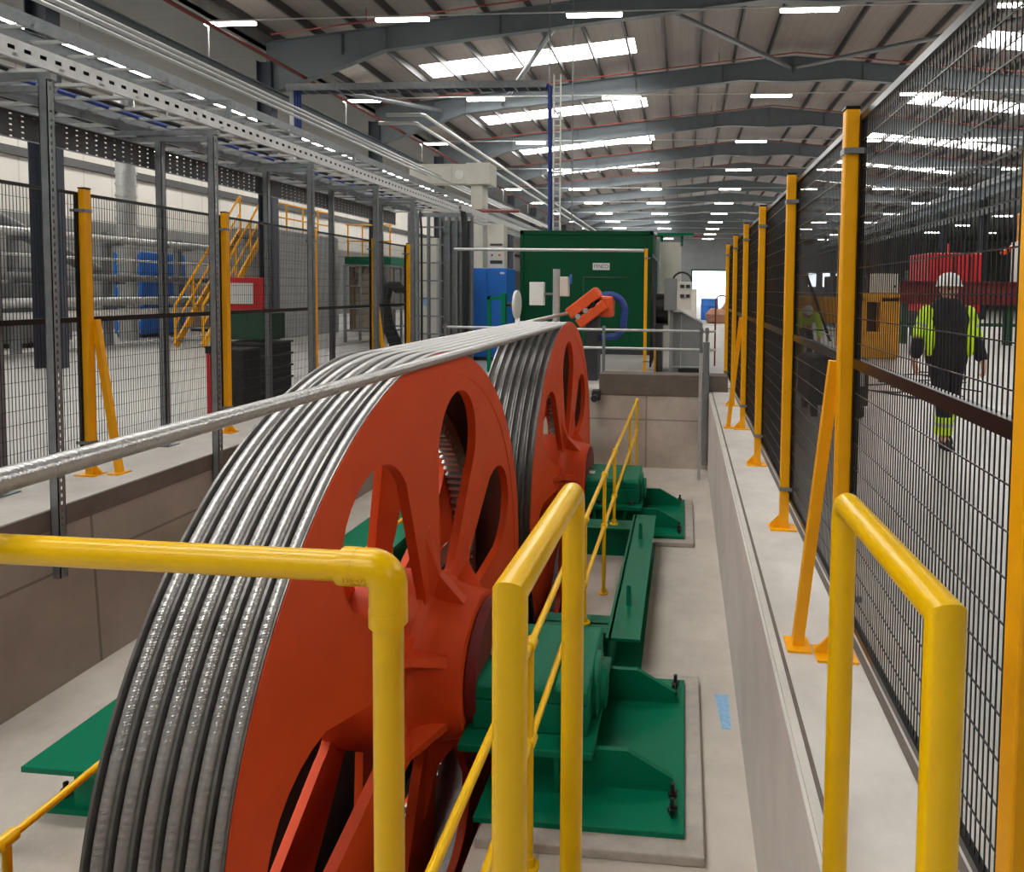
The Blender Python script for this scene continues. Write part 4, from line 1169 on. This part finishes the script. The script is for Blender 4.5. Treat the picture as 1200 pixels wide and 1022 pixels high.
# pipe rack
pr_ = thing('pipe_rack', 'grey pipe rack posts standing along the far side of the left floor', 'rack', (-14, 16, 0))
for yy in (8.0, 10.2, 12.4, 14.6, 16.8, 19.0, 21.2):
    MB().box(-14.12, -13.98, yy - 0.07, yy + 0.07, 0, 2.75).build('upright', M['galv'], pr_)
    for zz in (2.42, 1.5, 0.92, 0.62):
        MB().box(-14.1, -13.6, yy - 0.03, yy + 0.03, zz, zz + 0.05).build('arm', M['galv'], pr_)
for i, (z, r, m_, lab) in enumerate(((2.56, 0.09, 'galvlight', 'topmost thick grey pipe on the left pipe rack'), (2.09, 0.03, 'white', 'thin white pipe below the topmost one on the left rack'), (1.64, 0.085, 'grey', 'dull grey pipe at mid height on the left rack'), (1.075, 0.105, 'galvlight', 'upper of the two lowest thick pipes on the left rack'), (0.775, 0.105, 'white', 'lowest thick pale pipe on the left rack'))):
    xx = -13.8 if i != 1 else -13.94
    tag(recentre(MB().tube([(xx, 6.0, z), (xx, 24.0, z)], r, 14).build('process_pipe', M[m_], None, smooth=True)), lab, 'pipe', 'pipes on the left rack')
tag(recentre(MB().tube([(-14.7, 9.5, 4.3), (-14.5, 15.0, 1.7)], 0.16, 16).build('duct', M['grey'], None, smooth=True)), 'slanting round grey duct behind the left pipe rack', 'duct')
dv = MB()
dv.tube([(-14.8, 16.0, 0.0), (-14.8, 16.0, 6.5)], 0.22, 18)
for k in range(20): dv.lathe([(0.24, 0), (0.24, 0.06)], 18, 'z', (-14.8, 16.0, 0.2 + k * 0.3))
tag(recentre(dv.build('spiral_duct', M['galvlight'], None, smooth=True)), 'bright ribbed upright duct behind the left pipe rack', 'duct')
bx = thing('blue_cabinet', 'blue cabinet behind the left pipe rack', 'cabinet', (-15.3, 16.4, 0))
MB().bevbox(-15.9, -15.05, 16.7, 18.3, 0.1, 2.4, 0.02).build('body', M['blue'], bx)
MB().box(-15.85, -15.1, 16.75, 18.25, 0, 0.1).build('plinth', M['dkgrey'], bx)
mcs = [(-15.6, 9.0, 1.3, 1.6, 1.7, 'dkgrey', 'dark machine behind the left rack, nearest the camera'), (-15.8, 11.6, 1.2, 1.8, 2.2, 'dkgrey', 'tall dark machine behind the left rack'), (-15.6, 14.0, 1.0, 1.4, 1.5, 'grey', 'grey machine left of the blue cabinet behind the rack'), (-15.4, 20.6, 1.2, 2.2, 1.5, 'timber', 'brown crate machine right of the blue cabinet behind the rack')]
for (x, y, sx, sy, sz, m_, lab) in mcs:
    t = thing('process_machine', lab, 'machine', (x, y, 0), 'machines behind the left rack')
    MB().bevbox(x - sx / 2, x + sx / 2, y - sy / 2, y + sy / 2, 0.1, sz, 0.03).build('body', M[m_], t)
    MB().box(x - sx / 2 + 0.05, x + sx / 2 - 0.05, y - sy / 2 + 0.05, y + sy / 2 - 0.05, 0, 0.1).build('base', M['black'], t)
    MB().cyl((x, y, sz), (x, y, sz + 0.35), 0.16, 16).build('motor', M['galv'], t, smooth=True)
    MB().box(x + sx / 2, x + sx / 2 + 0.03, y - sy * 0.3, y + sy * 0.2, sz * 0.4, sz * 0.8).build('hatch', M['galv'], t)
vg = thing('green_valve', 'small green valve handwheel on the lowest left pipe', 'valve', (-13.6, 17.8, 0.9))
MB().lathe([(0.1, -0.02), (0.14, 0), (0.1, 0.02)], 16, 'x', (-13.6, 17.8, 0.9), closed=True).build('handwheel', M['green'], vg)
MB().cyl((-13.74, 17.8, 0.86), (-13.58, 17.8, 0.9), 0.03, 8).build('stem', M['galv'], vg)

# block room, stairs and mezzanine
struct('wall_block', MB().box(-13.2, -11.4, 16.95, 20.4, 0, 3.08), M['block'])
rg = thing('roof_rail', 'yellow railing on top of the grey block room', 'railing', (-11.5, 18, 3.08))
for yy in (17.0, 17.8, 18.6, 19.4, 20.2):
    MB().cyl((-11.5, yy, 3.08), (-11.5, yy, 3.85), 0.025, 8).build('post', M['post'], rg)
for zz in (3.45, 3.85):
    MB().cyl((-11.5, 16.95, zz), (-11.5, 20.35, zz), 0.025, 8).build('rail', M['post'], rg)
st = thing('staircase', 'steep yellow stair rising to the roof of the grey block room', 'stairs', (-12.6, 16.0, 0))
pa, pb = Vector((-11.35, 14.3, 0.05)), Vector((-11.55, 16.88, 3.0))
for off_ in ((0, 0), (-0.7, 0.0)):
    o_ = Vector((off_[0], off_[1], 0))
    MB().bar(pa + o_, pb + o_, 0.05, 0.16).build('stringer', M['post'], st)
    MB().tube([pa + o_ + Vector((0, 0, 0.95)), pb + o_ + Vector((0, 0, 0.95))], 0.028, 8).build('handrail', M['post'], st)
    MB().tube([pa + o_ + Vector((0, 0, 0.5)), pb + o_ + Vector((0, 0, 0.5))], 0.022, 8).build('mid_rail', M['post'], st)
    for k in range(5):
        p = pa.lerp(pb, k / 4) + o_
        MB().cyl(p, p + Vector((0, 0, 0.95)), 0.025, 8).build('baluster', M['post'], st)
for k in range(11):
    p = pa.lerp(pb, (k + 0.5) / 11)
    q = p + Vector((-0.7, 0.0, 0))
    MB().bar(p, q, 0.22, 0.03).build('tread', M['galv'], st)
mz = thing('mezzanine', 'green edged platform with yellow railing on timber posts at the left rear', 'platform', (-10.4, 21, 0))
MB().box(-11.3, -9.7, 20.6, 23.2, 2.25, 2.5).build('deck', M['green'], mz)
for xx in (-11.2, -9.9):
    MB().box(xx, xx + 0.14, 20.7, 20.84, 0, 2.25).build('post', M['timber'], mz)
MB().bar((-11.1, 20.72, 1.4), (-10.7, 20.72, 2.25), 0.1, 0.12).bar((-9.9, 20.72, 1.4), (-10.3, 20.72, 2.25), 0.1, 0.12).build('knee_brace', M['timber'], mz)
MB().box(-11.06, -9.9, 20.85, 20.89, 0.1, 2.2).build('board', M['ply'], mz)
for xx in (-11.2, -10.7, -10.2, -9.75):
    MB().cyl((xx, 20.65, 2.5), (xx, 20.65, 3.55), 0.025, 8).build('rail_post', M['post'], mz)
for zz in (3.02, 3.55):
    MB().cyl((-11.25, 20.65, zz), (-9.7, 20.65, zz), 0.025, 8).build('rail', M['post'], mz)
for k, (x, y) in enumerate(((-8.5, 17), (-8.2, 19.3))):
    t = thing('storage_rack', ['grey storage rack left of the cable riser frame', 'grey storage rack behind the first one, left of the riser frame'][k], 'rack', (x, y, 0))
    for (dx, dy) in ((-0.6, -0.4), (0.6, -0.4), (-0.6, 0.4), (0.6, 0.4)):
        MB().box(x + dx - 0.03, x + dx + 0.03, y + dy - 0.03, y + dy + 0.03, 0, 2.1).build('upright', M['galv'], t)
    for z in (0.3, 0.9, 1.5, 2.05):
        MB().box(x - 0.62, x + 0.62, y - 0.42, y + 0.42, z, z + 0.04).build('shelf', M['grey'], t)

# ================================================================== RIGHT BACKGROUND
ym = thing('yellow_press', 'yellow machine frame with an open window behind the fence, left of the walking person', 'machine', (4.4, 15.3, 0))
MB().box(3.95, 4.85, 15.0, 15.7, 0.02, 0.62).build('base', M['machyellow'], ym, bevel=0.03)
MB().box(4.42, 4.85, 15.0, 15.7, 0.62, 1.42).box(3.95, 4.12, 15.0, 15.7, 0.62, 1.42).box(3.95, 4.85, 15.0, 15.7, 1.3, 1.5).build('frame', M['machyellow'], ym, bevel=0.02)
MB().box(4.12, 4.42, 15.3, 15.5, 0.62, 1.3).build('ram', M['black'], ym)
wb_ = thing('white_cabinet', 'pale grey cabinet standing on the yellow machine frame', 'cabinet', (4.5, 15.4, 1.5))
MB().bevbox(4.3, 4.82, 15.1, 15.5, 1.5, 1.95, 0.01).build('case', M['offwhite'], wb_)
MB().cyl((4.75, 15.1, 1.66), (4.75, 15.08, 1.66), 0.025, 12).build('lock', M['black'], wb_)
yb_ = thing('yellow_beam', 'long yellow machine beam seen between the right fence posts', 'machine', (3.4, 16.5, 0))
MB().bevbox(2.4, 4.2, 16.3, 16.9, 0.75, 1.4, 0.04).build('beam', M['machyellow'], yb_)
for xx in (2.5, 3.9):
    MB().box(xx, xx + 0.2, 16.4, 16.8, 0, 0.75).build('leg', M['machyellow'], yb_)
MB().bar((3.0, 16.25, 1.9), (3.6, 16.25, 0.3), 0.06, 0.06).build('lever', M['black'], yb_)
ypst = tag(recentre(MB().box(4.3, 4.5, 18.6, 18.8, 0, 3.3).build('yellow_column', M['machyellow'])), 'yellow column rising behind the yellow beam, right of the third fence post', 'column')
rb = thing('red_enclosure', 'bright red machine enclosure behind the walking person', 'machine', (8.8, 22.5, 0))
MB().bevbox(8.0, 9.7, 22.0, 24, 0.9, 2.85, 0.03).build('body', M['signred'], rb)
MB().box(8.1, 9.6, 22.1, 23.9, 0, 0.9).build('base', M['dkgrey'], rb)
for xx in (8.3, 8.8, 9.3):
    MB().box(xx, xx + 0.03, 21.97, 22.0, 1.0, 2.75).build('rib', M['darkred'], rb)
dr = thing('red_conveyor', 'long dark red beam on green legs crossing behind the walking person', 'conveyor', (10, 20, 0))
MB().box(6.4, 16, 19.8, 20.2, 1.2, 1.86).build('beam', M['darkred'], dr)
MB().box(6.4, 16, 19.7, 20.3, 1.83, 1.88).box(6.4, 16, 19.7, 20.3, 1.2, 1.25).build('flange', M['darkred'], dr)
for k in range(7):
    MB().box(6.5 + k * 1.5, 6.66 + k * 1.5, 19.85, 20.15, 0, 1.2).build('leg', M['boxgreen'], dr)
MB().box(6.4, 16, 19.95, 20.05, 0.55, 0.65).build('tie_beam', M['boxgreen'], dr)
oc = thing('orange_hoist', 'orange and yellow hoist machine high at the right image edge', 'machine', (10.5, 20.8, 1.88))
MB().bevbox(10.5, 12.3, 20.6, 21.6, 3.1, 4.1, 0.05).build('hoist_body', M['machyellow'], oc)
for xx in (10.35, 12.1):
    MB().box(xx, xx + 0.18, 20.7, 20.9, 1.88, 3.4).build('leg', M['machorange'], oc)
MB().bar((10.5, 20.8, 3.3), (9.7, 20.8, 2.75), 0.1, 0.12).build('arm', M['machorange'], oc)
MB().bar((9.95, 20.5, 1.9), (9.95, 20.5, 3.1), 0.14, 0.14).build('pale_column', M['white'], oc)
for k, (x, y, s, z) in enumerate(((7.0, 29, 1.4, 2.2), (11.5, 31, 2.0, 2.6), (14, 26, 1.6, 2.0), (8.6, 36, 1.6, 2.4))):
    t = thing('line_machine', ['dark machine left of the red enclosure, deep in the right hall', 'large dark machine behind the red enclosure', 'dark machine at the far right behind the red beam', 'dark machine deepest in the right hall'][k], 'machine', (x, y, 0), 'dark machines in the right hall')
    MB().bevbox(x - s / 2, x + s / 2, y - 1, y + 1, 0.12, z, 0.05).build('body', M['dkgrey'], t)
    MB().box(x - s / 2 + 0.1, x + s / 2 - 0.1, y - 0.9, y + 0.9, 0, 0.12).build('base', M['black'], t)
    MB().box(x - s * 0.3, x + s * 0.1, y - 1.03, y - 1, z * 0.5, z * 0.8).build('window', M['offwhite'], t)
    MB().box(x + s * 0.2, x + s * 0.25, y - 0.5, y - 0.4, z, z + 1.2).build('mast', M['signred'] if k % 2 else M['machyellow'], t)
# low dark trolley right behind the fence
tr_ = thing('trolley', 'low dark trolley with a pale tray top behind the second fence gap', 'trolley', (1.85, 8.2, 0))
MB().bevbox(1.5, 2.2, 7.8, 8.6, 0.15, 0.72, 0.03).build('body', M['dkgrey'], tr_)
MB().bevbox(1.62, 2.05, 7.75, 8.2, 0.74, 0.8, 0.01).build('tray', M['galv'], tr_)
for (xx, yy) in ((1.58, 7.9), (2.12, 7.9), (1.58, 8.5), (2.12, 8.5)):
    MB().cyl((xx - 0.03, yy, 0.08), (xx + 0.03, yy, 0.08), 0.08, 16).build('wheel', M['blackrub'], tr_, smooth=True)
MB().tube([(1.55, 8.6, 0.7), (1.55, 8.75, 1.0), (2.15, 8.75, 1.0), (2.15, 8.6, 0.7)], 0.018, 8).build('handle', M['black'], tr_, smooth=True)
MB().cyl((2.1, 7.78, 0.4), (2.1, 7.78, 0.72), 0.03, 10).build('valve', M['galvlight'], tr_)
for k in range(4):
    pts = [(3.2 + 0.5 * k + 0.4 * sin(i * 0.9 + k), 9.2 + k * 0.6 + 0.25 * cos(i * 1.3 + k * 2) + i * 0.14, 0.012) for i in range(14)]
    tag(recentre(MB().tube(pts, 0.012, 6).build('floor_cable', M['dkgrey'], None, smooth=True)), '%s loose dark cable on the floor behind the walking person' % ['nearest', 'second nearest', 'third nearest', 'farthest'][k], 'cable', 'cables on the right floor')

# ================================================================== PEOPLE
def skin_obj(name, chains, m, parent, sub=2):
    """chains: list of lists of (x,y,z,r) sharing points by coordinates; grown with a skin modifier"""
    idx = {}; vs = []; rs = []; es = []
    for ch in chains:
        pv = None
        for p in ch:
            key = tuple(round(c, 4) for c in p[:3])
            if key not in idx:
                idx[key] = len(vs); vs.append(p[:3]); rs.append(p[3])
            i = idx[key]
            if pv is not None and pv != i and (pv, i) not in es and (i, pv) not in es: es.append((pv, i))
            pv = i
    me = bpy.data.meshes.new(name)
    me.from_pydata(vs, es, [])
    o = bpy.data.objects.new(name + '_tmp', me)
    COL.objects.link(o)
    md = o.modifiers.new('skin', 'SKIN')
    if not me.skin_vertices: me.skin_vertices.new()
    for i, sv in enumerate(me.skin_vertices[0].data):
        r = rs[i]
        sv.radius = (r, r) if not isinstance(r, tuple) else r
        sv.use_root = (i == 0)
    ss = o.modifiers.new('sub', 'SUBSURF'); ss.levels = sub; ss.render_levels = sub
    bpy.context.view_layer.update()
    dg = bpy.context.evaluated_depsgraph_get()
    me2 = bpy.data.meshes.new_from_object(o.evaluated_get(dg))
    bpy.data.objects.remove(o)
    me2.name = name
    me2.materials.clear(); me2.materials.append(m)
    for p in me2.polygons: p.use_smooth = True
    r = bpy.data.objects.new(name, me2)
    COL.objects.link(r)
    if parent: r.parent = parent
    return r

def ell(cx_, cy_, cz_, a, b, c, n=20, k=14, zmin=-1.0, zmax=1.0):
    mb = MB()
    prof = []
    for i in range(k + 1):
        t = -pi / 2 + pi * i / k
        s = max(zmin, min(zmax, sin(t)))
        prof.append((max(1e-4, math.sqrt(max(0, 1 - s * s))), s))
    tmp = MB().lathe(prof, n, 'z')
    mb.add([(cx_ + p[0] * a, cy_ + p[1] * b, cz_ + p[2] * c) for p in tmp.v], tmp.f)
    return mb

def local(mb, name, m, parent, **kw):
    """mesh given in the parent's local coordinates"""
    L = wloc(parent)
    mb.v = [(p[0] + L.x, p[1] + L.y, p[2] + L.z) for p in mb.v]
    return mb.build(name, m, parent, **kw)

def walker(loc, label):
    P = thing('person', label, 'person', loc)
    # faces -y (towards the camera); image-left hand is on -x
    pel = (0, 0, 0.88, (0.14, 0.1))
    chest = (0, 0.0, 1.22, (0.155, 0.11))
    spine = (0, 0.01, 1.05, (0.135, 0.1))
    neck0 = (0, 0.01, 1.385, 0.055)
    neck1 = (0, 0.0, 1.44, 0.05)
    chains = [[pel, spine, chest, neck0, neck1, (0, -0.015, 1.52, 0.075), (0, -0.01, 1.6, 0.072)]]
    # legs: left leg (+x) trails, right leg (-x) leads
    legL = [pel, (0.085, 0, 0.80, 0.085), (0.075, 0.03, 0.46, 0.058), (0.07, 0.2, 0.12, 0.042), (0.075, 0.1, 0.055, 0.04)]
    legR = [pel, (-0.085, 0, 0.80, 0.085), (-0.06, -0.13, 0.45, 0.058), (-0.05, -0.14, 0.09, 0.042), (-0.05, -0.27, 0.04, 0.038)]
    chains += [legL, legR]
    arms = {}
    for sg in (-1, 1):
        sh_ = (sg * 0.17, 0.0, 1.34, 0.06)
        elb = (sg * 0.285, 0.03 * sg, 1.08, 0.045)
        wr = (sg * 0.315, -0.06 - 0.03 * sg, 0.85, 0.03)
        palm = (sg * 0.32, -0.075 - 0.03 * sg, 0.785, (0.04, 0.05))
        chains.append([chest, sh_, elb, wr, palm])
        for k in range(4):
            fy = palm[1] - 0.03 + k * 0.02
            ln = (0.06, 0.075, 0.07, 0.055)[k]
            chains.append([palm, (palm[0] - sg * 0.006, fy, 0.755, 0.0095), (palm[0] - sg * 0.012, fy - 0.004, 0.755 - ln * 0.55, 0.009), (palm[0] - sg * 0.028, fy - 0.004, 0.755 - ln * 0.95, 0.008)])
        chains.append([palm, (palm[0] - sg * 0.012, palm[1] - 0.045, 0.775, 0.0105), (palm[0] - sg * 0.022, palm[1] - 0.055, 0.74, 0.009)])
        arms[sg] = (sh_, elb, wr)
    body = skin_obj('body', chains, M['skin'], P, 2)
    # head details
    hc = (0, -0.02, 1.545)
    local(ell(0, -0.02, 1.54, 0.073, 0.093, 0.115), 'head', M['skin'], body, smooth=True, angle=80)
    hd = body.children[0]
    fz = MB()
    fz.add(ell(0, -0.118, 1.525, 0.013, 0.018, 0.022, 10, 8).v, ell(0, 0, 0, 1, 1, 1, 10, 8).f)
    local(fz, 'nose', M['skin'], body, smooth=True, angle=80)
    for sg in (-1, 1):
        local(ell(sg * 0.03, -0.103, 1.548, 0.012, 0.008, 0.007, 10, 8), 'eye', M['hair'], body, smooth=True)
        local(ell(sg * 0.075, -0.01, 1.535, 0.012, 0.022, 0.033, 10, 8), 'ear', M['skin'], body, smooth=True)
    local(ell(0, -0.105, 1.485, 0.025, 0.008, 0.006, 10, 8), 'mouth', M['darkred'], body, smooth=True)
    local(ell(0, 0.03, 1.53, 0.076, 0.075, 0.1, 18, 12), 'hair', M['hair'], body, smooth=True)
    # helmet
    hm = thing('hh', '', '')
    bpy.data.objects.remove(hm)
    helmet = MB()
    helmet.lathe([(0.112, 0.0), (0.113, 0.02), (0.106, 0.06), (0.088, 0.1), (0.055, 0.125), (0.02, 0.133), (0.001, 0.134)], 28, 'z', (0, 0, 0))
    helmet.v = [(p[0] * 0.98, p[1] * 1.12 - 0.01, p[2] + 1.578) for p in helmet.v]
    ho = local(helmet, 'helmet', M['white'], P, smooth=True, angle=60)
    brim = MB().lathe([(0.1, 0.0), (0.125, -0.006), (0.126, -0.001), (0.1, 0.012)], 28, 'z', (0, 0, 0), closed=True)
    brim.v = [(p[0] * 0.98, p[1] * (1.3 if p[1] < 0 else 1.08) - 0.01, p[2] + 1.582) for p in brim.v]
    local(brim, 'brim', M['white'], ho, smooth=True)
    # clothing
    tro = skin_obj('trousers', [[(0, 0, 0.93, (0.16, 0.12)), (0, 0, 0.86, (0.155, 0.12)), (0.088, 0, 0.78, 0.102), (0.077, 0.03, 0.46, 0.078), (0.07, 0.17, 0.17, 0.07)], [(0, 0, 0.86, (0.155, 0.12)), (-0.088, 0, 0.78, 0.102), (-0.062, -0.12, 0.45, 0.078), (-0.05, -0.13, 0.14, 0.07)]], M['navy'], P)
    for (c, zz, dy) in (((0.071, 0.14), 0.22, 1), ((-0.052, -0.13), 0.2, -1)):
        b_ = MB()
        sl = 0.42 if dy > 0 else 0.02
        for (z0, z1, mm, rr) in ((-0.07, 0.10, 'hivis', 0.082),):
            b_.tube([(c[0], c[1] - sl * z0, zz + z0), (c[0], c[1] - sl * z1, zz + z1)], rr, 16)
            local(b_, 'leg_band', M[mm], tro, smooth=True)
        b_ = MB().tube([(c[0], c[1] - sl * 0.01, zz + 0.01), (c[0], c[1] - sl * 0.045, zz + 0.045)], 0.0845, 16)
        local(b_, 'reflective_stripe', M['silver'], tro, smooth=True)
    vest = skin_obj('bodywarmer', [[(0, 0.0, 0.74, (0.2, 0.15)), (0, 0, 0.86, (0.225, 0.155)), (0, 0.005, 1.06, (0.22, 0.155)), (0, 0.0, 1.24, (0.24, 0.155)), (0, 0.005, 1.36, (0.22, 0.13)), (0, 0.0, 1.42, (0.14, 0.11)), (0, 0.0, 1.475, (0.115, 0.105))]], M['blackcloth'], P)
    for sg in (-1, 1):
        sh_, elb, wr = arms[sg]
        js = skin_obj('jacket_sleeve', [[(sg * 0.14, 0, 1.33, 0.085), (sg * 0.2, sh_[1], sh_[2] - 0.02, 0.095), ((sh_[0] + elb[0]) / 2, elb[1] / 2, 1.21, 0.078), (elb[0], elb[1], elb[2] + 0.02, 0.072), (elb[0], elb[1] - 0.01, elb[2] - 0.02, 0.07)]], M['hivis'], P)
        skin_obj('cuff', [[(elb[0], elb[1] - 0.005, elb[2] + 0.0, 0.073), (elb[0] + sg * 0.006, (elb[1] + wr[1]) / 2, 0.96, 0.066), (wr[0], wr[1], wr[2] - 0.01, 0.06)]], M['navy'], js)
        sb = MB().tube([((sh_[0] + elb[0]) / 2 + sg * 0.004, elb[1] / 2, 1.2), ((sh_[0] + elb[0]) / 2 + sg * 0.012, elb[1] / 2, 1.17)], 0.0805, 18)
        local(sb, 'stripe', M['silver'], js, smooth=True)
        # yellow side panel of the jacket below the bodywarmer
        local(ell(sg * 0.19, -0.07, 1.07, 0.045, 0.07, 0.19, 12, 10), 'side_panel', M['hivis'], js, smooth=True)
    for (x, y, z, rx) in ((-0.05, -0.19, 0.0, 0), (0.075, 0.13, 0.0, 0.3)):
        bt_ = MB()
        bt_.add([(x + p[0], y + p[1], z + p[2]) for p in ell(0, 0, 0.0, 0.05, 0.14, 0.1, 18, 12, -0.02, 1).v], ell(0, 0, 0, 1, 1, 1, 18, 12).f)
        bo = local(bt_, 'boot', M['blackrub'], P, smooth=True, angle=60)
    return P
p1 = walker((2.60, 6.62, 0.002), 'person in white helmet, black bodywarmer and yellow hi-vis sleeves walking behind the right fence')

def bender(loc, label):
    P = thing('person', label, 'person', loc)
    hip = (0, 0.1, 0.8, (0.13, 0.12))
    chest = (-0.05, -0.25, 1.02, (0.15, 0.11))
    chains = [[hip, (0, -0.08, 0.95, (0.13, 0.11)), chest, (-0.06, -0.4, 1.06, 0.055), (-0.06, -0.5, 1.08, 0.085), (-0.06, -0.56, 1.06, 0.07)]]
    for sg in (-1, 1):
        chains.append([hip, (sg * 0.09, 0.1, 0.74, 0.085), (sg * 0.1, -0.02, 0.42, 0.06), (sg * 0.1, 0.1, 0.08, 0.045), (sg * 0.1, -0.05, 0.04, 0.04)])
        pal = (sg * 0.18, -0.52, 0.5, (0.028, 0.036))
        chains.append([chest, (sg * 0.17, -0.28, 1.0, 0.06), (sg * 0.22, -0.4, 0.74, 0.045), pal])
        for k in range(5):
            chains.append([pal, (pal[0] - 0.03 + k * 0.015, pal[1] - 0.02, 0.45, 0.009), (pal[0] - 0.03 + k * 0.015, pal[1] - 0.01, 0.41, 0.008)])
    skin_obj('body', chains, M['skin'], P)
    skin_obj('jacket', [[(0, 0.08, 0.82, (0.16, 0.14)), (0, -0.08, 0.95, (0.165, 0.14)), (-0.05, -0.25, 1.02, (0.18, 0.14)), (-0.055, -0.33, 1.04, (0.12, 0.1))]] + [[(-0.05, -0.25, 1.02, (0.18, 0.14)), (sg * 0.17, -0.28, 1.0, 0.085), (sg * 0.22, -0.4, 0.74, 0.065), (sg * 0.185, -0.5, 0.55, 0.05)] for sg in (-1, 1)], M['hivis'], P)
    skin_obj('trousers', [[(0, 0.1, 0.84, (0.15, 0.13)), (0, 0.1, 0.78, (0.15, 0.13)), (sg * 0.09, 0.1, 0.72, 0.1), (sg * 0.1, -0.02, 0.42, 0.078), (sg * 0.1, 0.09, 0.12, 0.068)] for sg in (-1, 1)], M['navy'], P)
    for sg in (-1, 1):
        local(ell(sg * 0.1, 0.02, 0.0, 0.05, 0.14, 0.1, 18, 12, -0.02, 1), 'boot', M['blackrub'], P, smooth=True)
    h = MB().lathe([(0.112, 0.0), (0.106, 0.06), (0.088, 0.1), (0.055, 0.125), (0.001, 0.134)], 24, 'z')
    R = Matrix.Rotation(radians(35), 3, 'X')
    h.v = [tuple(Vector((-0.06, -0.53, 1.1)) + R @ Vector(p)) for p in h.v]
    local(h, 'helmet', M['white'], P, smooth=True)
    return P
bender((2.62, 14.2, 0.002), 'person in a yellow hi-vis jacket bending down, seen between the right fence posts')
